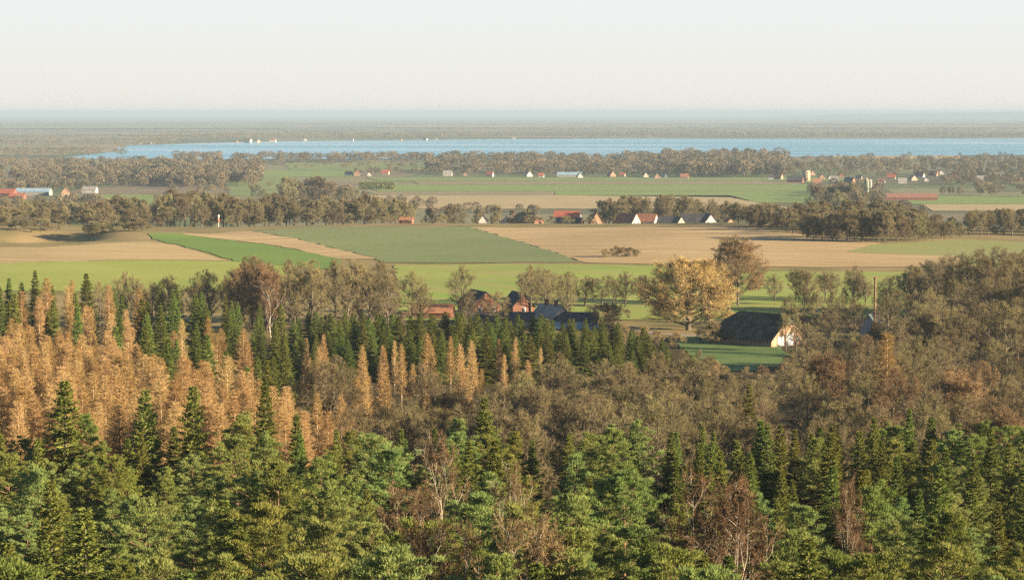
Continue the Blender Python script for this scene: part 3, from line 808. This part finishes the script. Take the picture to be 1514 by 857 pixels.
# fields of the plain
pg = field_mat('plain_green', (0.126, 0.178, 0.052), (0.155, 0.200, 0.067), (0.178, 0.178, 0.081), .1, rows=6)
pg2 = field_mat('plain_bright_green', (0.141, 0.200, 0.052), (0.163, 0.215, 0.059), (0.163, 0.192, 0.067), .1, rows=6)
pt = field_mat('plain_tan', (.31, .240, .125), (.35, .275, .15), (.25, .205, .105), .1, rows=6)
pb = field_mat('plain_brown', (0.192, 0.155, 0.089), (0.222, 0.178, 0.104), (0.163, 0.163, 0.074), .1, rows=6)
for nm, px, mt in (
        ('plain_field', [(540, 262.5), (1250, 262.5), (1250, 268), (560, 268)], pg), ('plain_stubble', [(610, 268.2), (1190, 268.2), (1180, 273), (620, 273)], pb),
        ('plain_field', [(530, 273.2), (1210, 273.2), (1215, 283), (560, 283)], pg2), ('plain_ploughland', [(540, 283.2), (820, 283.2), (800, 289), (560, 289)], pb),
        ('plain_field', [(821, 283.2), (1240, 283.2), (1260, 300), (1120, 300), (1080, 292), (820, 289)], pg2), ('plain_stubble', [(540, 289.2), (1080, 289.2), (1120, 300.2), (1180, 309), (540, 309)], pt),
        ('plain_field', [(130, 288), (232, 288), (240, 303), (100, 303)], pg2), ('plain_field', [(330, 262), (420, 262), (430, 290), (340, 290)], pg),
        ('plain_field', [(420, 241), (640, 241), (640, 252), (430, 252)], pg), ('plain_field', [(1330, 290), (1580, 290), (1580, 302), (1350, 302)], pg2),
        ('plain_stubble', [(1360, 302.3), (1580, 302.3), (1580, 312), (1380, 312)], pt), ('marsh', [(1230, 228), (1420, 228), (1420, 236), (1230, 236)], pt), ('plain_field', [(360, 252.5), (530, 252.5), (520, 262), (350, 262)], pg2),
        ('plain_field', [(0, 234), (180, 236), (180, 242), (0, 242)], pb), ('far_stubble', [(560, 188.2), (1000, 188.8), (1000, 190.2), (560, 189.4)], pt), ('far_pasture', [(0, 188), (420, 187.5), (420, 190.5), (0, 191)], pg2),
        ('far_stubble', [(1180, 188.2), (1600, 188.6), (1600, 190), (1180, 189.6)], pt), ('far_pasture', [(900, 181.8), (1500, 182), (1500, 182.9), (900, 182.7)], pt), ('far_pasture', [(60, 181.6), (700, 181.4), (700, 182.4), (60, 182.6)], pg), ('far_stubble', [(180, 199.5), (420, 198), (420, 199.2), (180, 201)], pt)):
    sheet(nm, px, mt, .35 if not nm.startswith('far') else 5.0)

# ------------------------------------------------------------------ lake
m, nt, bs = new_mat('lake_water', .18, .5)
bs.inputs['Base Color'].default_value = (.05, .21, .27, 1)
geo = N(nt, 'ShaderNodeNewGeometry'); mp = N(nt, 'ShaderNodeMapping'); mp.inputs['Scale'].default_value = (.3, 1, 1)
nt.links.new(geo.outputs['Position'], mp.inputs[0])
nz = N(nt, 'ShaderNodeTexNoise'); nz.inputs['Scale'].default_value = .05; nz.inputs['Detail'].default_value = 8
nt.links.new(mp.outputs[0], nz.inputs['Vector'])
mp2 = N(nt, 'ShaderNodeMapping'); mp2.inputs['Scale'].default_value = (.25, 1, 1); nt.links.new(geo.outputs['Position'], mp2.inputs[0])
nz2 = N(nt, 'ShaderNodeTexNoise'); nz2.inputs['Scale'].default_value = .0022; nz2.inputs['Detail'].default_value = 6; nt.links.new(mp2.outputs[0], nz2.inputs['Vector'])
rr_ = N(nt, 'ShaderNodeMapRange'); rr_.inputs['From Min'].default_value = .35; rr_.inputs['From Max'].default_value = .65; rr_.inputs['To Min'].default_value = .08; rr_.inputs['To Max'].default_value = .42
nt.links.new(nz2.outputs['Fac'], rr_.inputs['Value']); nt.links.new(rr_.outputs[0], bs.inputs['Roughness'])
nt.links.new(mixc(nt, nz2.outputs['Fac'], (.065, .21, .27), (.13, .31, .36)), bs.inputs['Base Color'])
bp = N(nt, 'ShaderNodeBump'); bp.inputs['Strength'].default_value = .9; bp.inputs['Distance'].default_value = 6
nt.links.new(nz.outputs['Fac'], bp.inputs['Height']); nt.links.new(bp.outputs[0], bs.inputs['Normal'])
sheet('lake', [(95, 233), (140, 228), (185, 223), (165, 219), (200, 215), (300, 212), (420, 209), (640, 207), (900, 205), (1200, 205.5), (1620, 204.5), (1620, 229), (1240, 231), (1000, 234), (300, 236), (120, 235)], m, flat=.6)
bpy.data.objects['lake']['kind'] = 'structure'

# ------------------------------------------------------------------ far woods (nobody could count them)
def lumps(b, x, y, H, W, r, n, bw=.075):
    """n twig-cloud faces for each of a batch of far trees"""
    k = len(x)
    z = ter(x, y)
    th = r.rand(k, n) * 6.283; ph = np.arccos(r.uniform(-.75, 1, (k, n))); rad = r.uniform(.55, 1, (k, n)) ** .5
    D = np.stack([np.sin(ph) * np.cos(th), np.sin(ph) * np.sin(th), np.cos(ph)], -1)
    c = np.stack([x, y, z + H * .55], -1)[:, None]
    ax = np.stack([W / 2, W / 2, H * .45], -1)[:, None]
    P = (c + D * ax * rad[..., None]).reshape(-1, 3)
    Hn = np.repeat(H, n)
    b.blades(P - D.reshape(-1, 3) * (Hn * .06)[:, None], D.reshape(-1, 3) + UP * .4 + r.normal(0, .7, (k * n, 3)), Hn * .15, Hn * bw, r, np.repeat(np.clip(r.normal(.45, .3, k), 0, 1), n))
    b.segs(np.stack([x, y, z], -1), np.stack([x, y, z + H * .6], -1), H * .022, H * .012, 3)


fr = RS(4)


def wood(b, u0, u1, v0, v1, num, H0, H1, n):
    u = fr.uniform(u0, u1, num); v = fr.uniform(v0, v1, num)
    d = CAMZ * FPX / (v - HOR)
    x = (u - PW / 2) / FPX * d
    H = fr.uniform(H0, H1, num); W = H * fr.uniform(.7, 1.25, num)
    lumps(b, x, d, H, W, fr, int(n * 2.6) if n > 60 else n, .055 if n > 60 else .14)


m_far = foliage('far_wood_twigs', (.065, .062, .036), (.165, .125, .070), None, 0, 0)
b = MB()
for a in ((-40, 130, 252, 284, 130, 10, 17, 170), (100, 300, 248, 278, 190, 12, 20, 170), (200, 385, 244, 276, 190, 13, 22, 170), (0, 210, 240, 252, 80, 9, 14, 110),
          (250, 1000, 234, 240, 300, 11, 20, 100), (380, 640, 243, 250, 40, 8, 13, 90), (500, 800, 254, 259, 45, 7, 12, 120), (790, 1160, 255, 261, 90, 8, 14, 120), (630, 1000, 236, 258, 300, 12, 20, 130), (980, 1165, 234, 262, 300, 16, 26, 140), (1150, 1554, 238, 255, 300, 10, 16, 130), (1160, 1400, 256, 262, 45, 7, 11, 120), (1400, 1554, 256, 274, 90, 8, 13, 150),
          (1230, 1554, 232, 242, 70, 8, 14, 90), (1390, 1554, 262, 292, 70, 9, 14, 120), (-40, 230, 300, 325, 60, 9, 15, 160), (230, 420, 276, 300, 24, 8, 12, 140), (560, 640, 300, 320, 16, 9, 13, 160), (1195, 1305, 276, 300, 50, 9, 15, 140), (600, 800, 305, 322, 14, 8, 12, 160),
          (-40, 190, 222, 232, 90, 12, 18, 70), (-40, 250, 236, 241, 40, 8, 13, 70)):
    wood(b, *a)
tag(link('far_woodland', b.mesh('far_woodland', m_far)), 'hazy brown woods scattered across the plain before the lake', 'woodland', kind='stuff')
b = MB()
for a in ((-60, 260, 203, 216, 420, 12, 18, 30), (240, 640, 199, 207, 700, 12, 19, 30), (600, 1580, 198.5, 204.3, 1500, 13, 20, 30), (-60, 1580, 192, 199, 900, 14, 20, 20), (640, 1580, 190.5, 194.5, 1300, 14, 20, 20),
          (-60, 700, 182.5, 187, 1300, 15, 22, 14), (700, 1580, 183, 187.5, 1500, 15, 22, 14), (-60, 1580, 177, 181.5, 2600, 16, 24, 10), (-60, 1580, 172.5, 175.5, 3000, 18, 28, 8), (-60, 1580, 169.3, 171.6, 3500, 20, 34, 6)):
    wood(b, *a)
tag(link('lakeside_forest', b.mesh('lakeside_forest', m_far)), 'blue hazy forest bands beyond the lake to the horizon', 'forest', kind='stuff')
# far low hills on the right skyline
g = MB()
xs = np.linspace(2500, 16000, 90); hh = 110 * sst(2500, 9000, xs) + 6 * np.sin(xs / 700.) + 4 * np.sin(xs / 290.)
for dy0, s0, dy1, s1 in ((0, 0, 1500, .8), (1500, .8, 3000, 1), (3000, 1, 6000, 0)):
    v = np.concatenate([np.column_stack([xs, np.full(90, 42000 + dy0), hh * s0]), np.column_stack([xs, np.full(90, 42000 + dy1), hh * s1])])
    i = np.arange(89)
    g.add(v, np.concatenate([np.stack([i, i + 1, i + 91], -1), np.stack([i, i + 91, i + 90], -1)]))
tag(link('hills', g.mesh('hills', noisy('hill_wood', (.06, .08, .04), (.12, .13, .06), .002))), kind='structure')

# ------------------------------------------------------------------ buildings
brick = noisy('red_brick', (.12, .056, .038), (.185, .090, .062), 1.2)
pinkb = noisy('pale_brick', (.24, .145, .09), (.33, .215, .14), 1.2)
white = noisy('white_render', (.36, .34, .30), (.46, .44, .40), .8)
cream = noisy('cream_render', (.32, .27, .20), (.40, .35, .27), .8)
redt = noisy('red_tile', (.25, .07, .042), (.34, .115, .072), .8)
orat = noisy('orange_tile', (.23, .10, .055), (.31, .155, .09), .8)
brot = noisy('brown_tile', (.16, .08, .055), (.24, .125, .085), .8)
dark = noisy('dark_tile', (.035, .037, .042), (.07, .07, .075), .8)
grey = noisy('grey_sheet', (.19, .18, .16), (.27, .255, .225), .5)
blue = noisy('blue_sheet', (.16, .24, .30), (.24, .33, .40), .3)
thatch = noisy('thatch', (.03, .03, .022), (.10, .09, .055), .35, detail=10)
glass, _, gb = new_mat('window_glass', .1, .5); gb.inputs['Base Color'].default_value = (.03, .04, .05, 1)
doorp = noisy('white_door', (.42, .44, .45), (.55, .57, .57), .8)
greenp = noisy('green_door', (.05, .10, .07), (.08, .14, .09), .8)


def house(name, label, u, vb, w, l, hw, hr, rot, wm, rm, d=None, group=None, hip=0.0, chim=0, win=2, doors=(), cat='house', z=None, over=.4):
    """gabled house: gable ends along local y (length l), width w along x; rot 0 shows a gable to the viewer"""
    p = gnd(u, vb) if d is None else col(u, d)
    o = link(name, None); o.location = (p[0], p[1], p[2] if z is None else z); o.rotation_euler = (0, 0, math.radians(rot))
    tag(o, label, cat, group)
    b = MB(); W, L_ = w / 2, l / 2
    for y in (-L_, L_):
        hg = hw + hr * (1 - hip) - .05
        t = W * hip
        pts = [(-W, y, -.6), (W, y, -.6), (W, y, hw), (t, y, hg), (-t, y, hg), (-W, y, hw)] if hip else [(-W, y, -.6), (W, y, -.6), (W, y, hw), (0, y, hg), (-W, y, hw)]
        b.poly(pts if y < 0 else pts[::-1])
    for x in (-W, W):
        pts = [(x, -L_, -.6), (x, -L_, hw), (x, L_, hw), (x, L_, -.6)]
        b.poly(pts if x < 0 else pts[::-1])
    link('wall', b.mesh('wall', wm), o)
    r = MB(); ov = over; sl = hr / W; th = .22
    e = L_ + ov; rw = W + ov; ze = hw - sl * ov + .06; zr = hw + hr + .06
    if hip:
        k = hip * W          # half width where the small hip starts
        zk = zr - sl * k; re = e - k * 1.2
        for s in (-1, 1):
            r.poly([(s * rw, -e, ze), (s * rw, e, ze), (s * k, e, zk), (0, re, zr), (0, -re, zr), (s * k, -e, zk)][::s])
            r.poly([(s * rw, -e, ze - th), (s * rw, e, ze - th), (s * k, e, zk - th), (0, re, zr - th), (0, -re, zr - th), (s * k, -e, zk - th)][::-s])
            r.poly([(s * rw, -e, ze), (s * rw, e, ze), (s * rw, e, ze - th), (s * rw, -e, ze - th)])
            for y, ry in ((-e, -re), (e, re)):
                r.poly([(s * rw, y, ze), (s * k, y, zk), (s * k, y, zk - th), (s * rw, y, ze - th)])
        for y, ry in ((-e, -re), (e, re)):
            r.poly([(-k, y, zk), (k, y, zk), (0, ry, zr)]); r.poly([(-k, y, zk - th), (k, y, zk - th), (k, y, zk), (-k, y, zk)])
    else:
        for s in (-1, 1):
            top = [(s * rw, -e, ze), (s * rw, e, ze), (0, e, zr), (0, -e, zr)]
            low = [(x, y, z_ - th) for x, y, z_ in top]
            r.poly(top); r.poly(low[::-1])
            r.poly([top[0], top[1], low[1], low[0]])
            r.poly([top[1], top[2], low[2], low[1]]); r.poly([top[3], top[0], low[0], low[3]])
    rf = link('roof', r.mesh('roof', rm), o)
    for k in range(chim):
        c = MB(); y = L_ * (.45 - .9 * k); c.box(-.45, .45, y - .45, y + .45, hw + hr - .5, hw + hr + 1.3); c.box(-.55, .55, y - .55, y + .55, hw + hr + 1.3, hw + hr + 1.5)
        link('chimney', c.mesh('chimney', brick if wm is not brick else white), rf)
    for k in range(win):
        c = MB(); f_ = MB()
        x = (-.5 + k / max(1, win - 1)) * w * .5 if win > 1 else 0
        c.box(x - .5, x + .5, -L_ - .05, -L_ + .02, hw * .42, hw * .42 + 1.25); f_.box(x - .62, x + .62, -L_ - .03, -L_ + .01, hw * .42 - .12, hw * .42 + 1.37)
        wf = link('window', c.mesh('window', glass), o); link('frame', f_.mesh('frame', doorp), wf)
    for sd in (-1, 1):
        if win:
            for q in (-.3, .3):
                c = MB(); c.box(min(sd * W, sd * W + sd * .05), max(sd * W, sd * W + sd * .05), q * l - .6, q * l + .6, hw * .42, hw * .42 + 1.1)
                link('window', c.mesh('window', glass), o)
    for (x, ww, h, mt) in doors:
        c = MB(); c.box(x - ww / 2, x + ww / 2, -L_ - .09, -L_ + .01, 0, h)
        link('door', c.mesh('door', mt), o)
    return o


# farm in the middle distance
house('thatched_barn', 'long dark thatched barn with pale brick gable and white doors', 1124, 507, 15, 22, 2.4, 6.5, 42, pinkb, thatch, d=692, hip=.42, win=2, doors=((-3.6, 2.6, 3.0, doorp), (0.2, 3.0, 3.6, doorp)), cat='barn', over=.7)
house('white_cottage', 'small white gabled cottage under the tall brick chimney', 1289, 492, 7, 11, 2.8, 4.6, -20, white, noisy('slate', (.12, .15, .17), (.18, .22, .25), .5), d=708, win=1)
c = MB(); p = col(1293, 702); c.tube([(0, 0, 0), (0, 0, 9), (0, 0, 18.2)], [.75, .62, .5], 10); ch = link('chimney_stack', c.mesh('chimney_stack', noisy('stack_brick', (.12, .075, .045), (.21, .13, .08), 1.0)))
hh_, x_ = top_height(1293, 412, 702); ch.location = p; ch.scale = (.6, .6, hh_ / 18.2)
tag(ch, 'tall thin brown brick chimney rising above the white cottage', 'chimney')
c = MB(); c.tube([(0, 0, 18.0), (0, 0, 18.6)], [.68, .68], 10); link('cap', c.mesh('cap', brick), ch)
house('brick_barn', 'red brick barn with gable and dark eaves beside lone oak', 708, 466, 9.5, 14, 4.2, 3.9, 22, brick, dark, d=792, win=2, cat='barn')
house('long_shed', 'long low shed with orange-red tiled roof left of lone oak', 640, 470, 7, 13, 2.2, 2.4, 82, brick, orat, d=780, win=0, cat='shed')
house('small_brick_barn', 'small brick barn gable with dark steep roof', 766, 466, 7.5, 12, 3.2, 4.2, 18, brick, dark, d=795, win=1, cat='barn')
house('dark_shed', 'very long dark-roofed shed in front of the brick barns', 745, 480, 8, 25, 2.2, 2.4, 88, grey, dark, d=748, win=0, cat='shed')
house('grey_roofed_house', 'farmhouse with pale grey roof and white chimneys', 815, 480, 9, 10, 3.0, 4.0, 40, cream, grey, d=746, chim=2)
house('long_barn', 'low barn with dark roof and pale blue wall', 852, 482, 7, 13, 2.8, 2.2, 84, blue, dark, d=742, win=1, cat='barn')
# village on the ridge
G = 'houses along the ridge'
house('brick_hut', 'small orange brick hut at the top of the crop field', 601, 335.5, 6, 8, 2.4, 1.6, 80, brick, orat, d=1470, group=G, win=1)
house('gable_house', 'tiny white gable peeping over the crop field edge', 715, 336, 6, 9, 2.0, 4.0, 0, white, dark, d=1525, group=G, win=0)
house('thatched_house', 'big black thatched roof right of the tiny white gable', 779, 336, 13, 18, 2.0, 6.0, 60, brick, thatch, d=1555, group=G, hip=.5, win=1)
house('villa', 'white walled villa with dark grey roof behind thatch', 756, 322, 9, 11, 4.5, 4.5, -35, white, dark, d=1640, group=G, chim=1)
house('red_roofed_house', 'large house with bright red roof and white wall above trees', 839, 314, 11, 18, 5.5, 4.0, 78, white, redt, d=1680, group=G, z=22.5)
house('dark_barn', 'dark barn below the bright red roof', 842, 330, 9, 17, 3, 4, 75, brick, dark, d=1615, group=G, win=0)
house('gable_house', 'steep pale pink gable alone on the stubble skyline', 881, 336, 8, 10, 2.0, 6.6, 8, pinkb, brot, d=1535, group=G, win=1)
house('tiled_house', 'brown-red tiled house with pale gable foot', 928, 336, 10, 13, 2.6, 5.2, 55, cream, brot, d=1540, group=G)
house('tiled_house', 'orange tiled house with white front beside the brown-red one', 957, 336, 10, 12, 3.0, 4.6, 70, white, orat, d=1545, group=G)
house('dark_barn', 'low black roof left of the white dormers', 988, 336, 8, 15, 2.4, 3.8, 76, cream, dark, d=1545, group=G, win=0)
house('gable_house', 'small leaning pale gable at the black roof end', 1003, 336, 5.5, 7, 2, 3.6, 30, cream, dark, d=1530, group=G, win=0)
house('dark_roofed_house', 'black roofed house with white dormer gables', 1024, 336, 9, 15, 3.2, 5.0, 80, white, dark, d=1560, group=G)
house('gable_house', 'bright white steep gable at the end of the ridge houses', 1048, 336, 8, 11, 2.4, 5.2, 12, white, dark, d=1535, group=G)
house('gable_house', 'little pinkish gable before the field grove', 1078, 334, 6, 8, 2.2, 3.4, 15, pinkb, brot, d=1555, group=G, win=0)
# buildings on the plain
G = 'farm buildings at the left edge of the plain'
house('red_farmhouse', 'red tiled farm block left of the blue-roofed hall', 10, 291, 13, 22, 4.5, 5, 78, brick, redt, group=G)
house('red_farmhouse', 'lower red tiled wing in front of the red farm block', 26, 294, 10, 18, 3, 3.5, 82, brick, redt, group=G, win=0)
house('farm_hall', 'long pale blue roofed hall', 50, 289, 16, 42, 5, 4, 86, grey, blue, group=G, cat='hall', win=0)
house('gable_house', 'tall pinkish brick gable right of the blue hall', 97, 290, 9, 12, 5, 5.5, 8, pinkb, brot, group=G)
house('white_house', 'low white wall house with grey roof', 133, 285, 10, 18, 4, 4, 82, white, grey, group=G)
G = 'village houses on the plain'
hs = [(516, 260, 'low white cottage left of the village row', white, dark, 70), (528, 260, 'pinkish gable in the village row', pinkb, brot, 0), (546, 260, 'white gable right of the pinkish one', white, dark, 5), (570, 258, 'red roofed farmhouse above the dark hedge', cream, redt, 80),
      (662, 260, 'low white shed on the green plain', white, grey, 85), (688, 260, 'tan gable with white foot', pinkb, brot, 0), (724, 261, 'white house with bright red roof', white, redt, 70), (781, 261, 'pale green-white shed left of the lone bush', white, grey, 20),
      (800, 262, 'red roofed white house nearest the lone bush', white, redt, 80), (857, 263, 'white gable beside the long grey barn', white, dark, 10), (904, 261, 'orange gable among dark trees', pinkb, brot, 20), (920, 261, 'tiny red roofed house among dark trees', cream, redt, 75),
      (954, 262, 'yellow-white little house left of the pink gable', cream, dark, 10), (972, 264, 'pale pink gable at the wood edge', pinkb, grey, 0), (982, 262, 'small white hut beside the pink gable', white, grey, 40), (1012, 264, 'low tan hut before the big wood', pinkb, orat, 80),
      (1150, 265, 'brown roofed house with pale gable at the right wood', pinkb, brot, 60), (1140, 265, 'low white barn end before the big wood', white, dark, 85), (1208, 272, 'low orange tiled shed beside the yellow tower block', pinkb, orat, 84), (1215, 265, 'pink gabled house behind the orange shed', pinkb, brot, 0),
      (1227, 265, 'white gable house behind the orange shed', white, dark, 5), (1234, 268, 'low white hut left of the black barn', white, grey, 80), (1256, 271, 'black roofed barn with orange gable', orat, dark, 55), (1304, 270, 'white house with brown roof right of the silo', white, brot, 75),
      (1334, 271, 'low white bungalow between silo and cream gable', white, grey, 85), (1350, 267, 'cream gable house beside the white bungalow', cream, brot, 10), (1369, 268, 'bright white gable end right of the cream one', white, dark, 0), (1391, 258, 'distant white tall gable above trees', white, brot, 0), (1380, 260, 'brown tiled house left of the tall white gable', pinkb, brot, 60),
      (1460, 258, 'pink tiled house in the far right trees', pinkb, orat, 70), (1478, 263, 'long white roofed hall at the far right', white, white, 86), (1497, 270, 'grey gable barn at the right edge', grey, dark, 10), (1508, 269, 'pale orange roof at the right edge', pinkb, orat, 80),
      (1200, 259, 'small brown gable behind the yellow tower block', pinkb, brot, 10), (1243, 263, 'steep red gable left of the black barn', brick, redt, 5), (1270, 265, 'grey roofed cottage just left of the silo', cream, dark, 70), (1318, 265, 'red tiled cottage behind the white silo house', cream, redt, 75),
      (1360, 262, 'dark roofed house behind the bright white gable end', white, dark, 60), (1410, 264, 'low red roofed shed in the right village trees', brick, redt, 82), (1430, 262, 'pale gable in the right village trees', cream, brot, 10), (1448, 268, 'grey roofed long house in the right village trees', cream, grey, 80)]
for i, (u, v, lab, wm, rm, rot) in enumerate(hs):
    s = 1.0 + .25 * math.sin(i * 2.1)
    house('village_house', lab, u, v, 8 * s, 11.5 * s, 3.0, 4.6 * s, rot, wm, rm, group=G, win=2)
house('grey_barn', 'long low blue-grey barn in the village row', 842, 262, 14, 38, 4, 4, 86, grey, blue, group=G, win=0, cat='barn')
house('dark_farm', 'dark roofed farm left of the yellow tower block', 1176, 270, 14, 22, 4, 6, 75, brick, dark, group=G, win=0)
house('hall', 'very long low hall with dull red roof on the green plain', 1346, 296, 18, 60, 3.4, 4.6, 86, brick, brot, cat='hall', win=0)
# tower block and silo
p = gnd(1192, 268)
b = MB(); b.box(-4.5, 4.5, -4.5, 4.5, -1, 15); o = link('tower_block', None); o.location = p; o.rotation_euler = (0, 0, .3); tag(o, 'square dull yellow tower block with grey cap among village houses', 'tower')
link('wall', b.mesh('wall', noisy('ochre_render', (.26, .20, .12), (.34, .27, .17), .4)), o); b = MB(); b.box(-4.8, 4.8, -4.8, 4.8, 15.003, 15.8); link('roof', b.mesh('roof', grey), o)
for k in range(3):
    b = MB(); b.box(-1.2, 1.2, -4.56, -4.48, 3 + 4 * k, 4.8 + 4 * k); link('window', b.mesh('window', glass), o)
p = gnd(1281, 289)
o = link('farm_silo', None); o.location = p; tag(o, 'tall green-grey farm silo with pointed cap', 'silo')
b = MB(); b.tube([(0, 0, -.5), (0, 0, 18)], [3.2, 3.2], 16); link('drum', b.mesh('drum', noisy('silo_green', (.12, .15, .11), (.18, .21, .16), .4)), o)
b = MB(); b.tube([(0, 0, 18), (0, 0, 22)], [3.5, .2], 16); link('cap', b.mesh('cap', pinkb), o)
o = link('feed_silo', None); o.location = gnd(1286.5, 288.4); tag(o, 'slimmer grey silo behind the tall green-grey one', 'silo')
b = MB(); b.tube([(0, 0, -.5), (0, 0, 17.5)], [2.2, 2.2], 14); link('drum', b.mesh('drum', grey), o)
b = MB(); b.tube([(0, 0, 17.5), (0, 0, 19)], [2.3, .4], 14); link('cap', b.mesh('cap', white), o)
o = link('water_tank', None); o.location = gnd(1279, 290.5); tag(o, 'small white tank at the foot of the silo', 'tank')
b = MB(); b.tube([(0, 0, -.5), (0, 0, 5)], [1.7, 1.7], 12); b.tube([(0, 0, 5), (0, 0, 5.8)], [1.7, .3], 12); link('drum', b.mesh('drum', white), o)
# houses on the far shore
G = 'white buildings on the far lake shore'
for i, (u, v, s, wm, rm, lab) in enumerate(((208, 213, 1.6, white, redt, 'white house with red roof at the west end of the far shore'), (222, 213, 1.3, white, grey, 'small white boathouse near the red-roofed shore house'), (350, 211, 1.6, pinkb, brot, 'pinkish shore house left of the big white hotel'),
                                          (367, 211, 3.0, white, orat, 'big white hotel with orange roof on the far shore'), (382, 211, 2.4, cream, orat, 'cream wing right of the white hotel'), (403, 210.5, 2.8, white, brot, 'large white house with brown roof on the far shore'),
                                          (451, 209, 2.0, white, white, 'plain white flat block on the far lake shore'), (520, 208.5, 1.6, white, grey, 'white block before a brown tree on the far shore'), (593, 208, 1.6, pinkb, brot, 'brown gabled house on the far lake shore'), (629, 207.5, 1.8, white, brot, 'bright white house on the far lake shore'),
                                          (645, 207, 1.2, white, white, 'small white hut on the far lake shore'), (760, 206, 1.6, white, grey, 'white shore house farthest along the lake'))):
    house('shore_house', lab, u, v, 4.8 * s, 8 * s, 2.6 * s, 2.0 * s, 12 * (i % 3) + 60 * (i % 2), wm, rm, group=G, win=2)
p = gnd(323, 333)
o = link('sign_post', None); o.location = (*(col(323, 1432)[:2]), col(323, 1432)[2]); tag(o, 'white signal mast with red panel before the left tree belt', 'mast')
b = MB(); b.tube([(0, 0, 0), (0, 0, 6)], [.35, .3], 8); link('pole', b.mesh('pole', white), o)
b = MB(); b.box(-.8, .8, -.4, -.30, 3.0, 4.6); link('panel', b.mesh('panel', redt), o)
b = MB(); b.box(-.6, .6, -.4, .4, 5.5, 7.3); link('lamp_box', b.mesh('lamp_box', white), o)
# clipped evergreen hedge on the plain
b = MB(); hr_ = RS(3)
a0, a1 = gnd(531, 280), gnd(585, 280)
n = 2600
t = hr_.rand(n); P = a0 + (a1 - a0) * t[:, None] + np.column_stack([np.zeros(n), hr_.uniform(-4, 4, n), hr_.uniform(.5, 10, n)])
b.blades(P, hr_.normal(0, 1, (n, 3)), 1.6, .9, hr_)
tag(link('hedge', b.mesh('hedge', M['spruce'])), 'dark square-cut evergreen hedge on the green plain', 'hedge')

# ------------------------------------------------------------------ haze
b = MB(); b.box(-26000, 26000, -900, 66000, -6, CAMZ + 26)
hz = link('haze', b.mesh('haze', None)); hz.data.materials.clear()
m = bpy.data.materials.new('haze_air'); m.use_nodes = True
nt = m.node_tree; nt.nodes.remove(nt.nodes['Principled BSDF'])
pv = N(nt, 'ShaderNodeVolumePrincipled')
pv.inputs['Color'].default_value = (.31, .405, .50, 1); pv.inputs['Density'].default_value = 5.6e-5; pv.inputs['Anisotropy'].default_value = 0.0
nt.links.new(pv.outputs[0], nt.nodes['Material Output'].inputs['Volume'])
hz.data.materials.append(m)
tag(hz, 'pale blue winter haze over the whole plain', 'haze', kind='stuff')

# ------------------------------------------------------------------ light
SUN_EL, SUN_AZ = 13.5, 109.0        # azimuth from the view direction (+Y) toward the right
w = bpy.data.worlds.new('World'); SC.world = w; w.use_nodes = True
nt = w.node_tree; bg = nt.nodes['Background']
sk = N(nt, 'ShaderNodeTexSky', sky_type='NISHITA'); sk.sun_disc = False
sk.sun_elevation = math.radians(SUN_EL); sk.sun_rotation = math.radians(SUN_AZ)
sk.altitude = 100; sk.air_density = 0.7; sk.dust_density = 0.3; sk.ozone_density = 1.0
tc = N(nt, 'ShaderNodeTexCoord'); sp_ = N(nt, 'ShaderNodeSeparateXYZ'); nt.links.new(tc.outputs['Generated'], sp_.inputs[0])
hz_r = N(nt, 'ShaderNodeMapRange', interpolation_type='SMOOTHSTEP'); nt.links.new(sp_.outputs['Z'], hz_r.inputs['Value'])      # pale winter haze low in the sky, by elevation
hz_r.inputs['From Min'].default_value = 0; hz_r.inputs['From Max'].default_value = .05
hz_c = mixc(nt, hz_r.outputs[0], tuple(c * 4.62 for c in (.83, .80, .735)), tuple(c * 4.64 for c in (.815, .84, .83)))
hz_f = N(nt, 'ShaderNodeMapRange', interpolation_type='SMOOTHSTEP'); nt.links.new(sp_.outputs['Z'], hz_f.inputs['Value'])
hz_f.inputs['From Min'].default_value = .05; hz_f.inputs['From Max'].default_value = .11; hz_f.inputs['To Min'].default_value = 1; hz_f.inputs['To Max'].default_value = 0
nt.links.new(mixc(nt, hz_f.outputs[0], sk.outputs[0], hz_c), bg.inputs[0]); bg.inputs[1].default_value = .05
L = bpy.data.lights.new('sun', 'SUN'); L.energy = 5.0; L.angle = math.radians(.5); L.color = (1, .80, .54)
so = link('sun', L)
dv = Vector((math.sin(math.radians(SUN_AZ)) * math.cos(math.radians(SUN_EL)), math.cos(math.radians(SUN_AZ)) * math.cos(math.radians(SUN_EL)), math.sin(math.radians(SUN_EL))))
so.rotation_euler = (-dv).to_track_quat('-Z', 'Y').to_euler()

cam = bpy.data.cameras.new('camera'); co = link('camera', cam)
cam.sensor_width = 36; cam.lens = 36 * FPX / PW; cam.clip_end = 200000; cam.clip_start = 1
co.location = (0, 0, CAMZ); co.rotation_euler = (pi / 2 - PITCH, 0, 0)
SC.camera = co
SC.view_settings.view_transform = 'Standard'; SC.view_settings.look = 'None'; SC.view_settings.gamma = 1; SC.view_settings.use_curve_mapping = False
SC.view_settings.exposure = 2.2
cy = SC.cycles
cy.max_bounces = 4; cy.diffuse_bounces = 2; cy.glossy_bounces = 2; cy.transmission_bounces = 2; cy.volume_bounces = 0; cy.transparent_max_bounces = 4
cy.use_denoising = False
SC.render.filter_size = 1.8
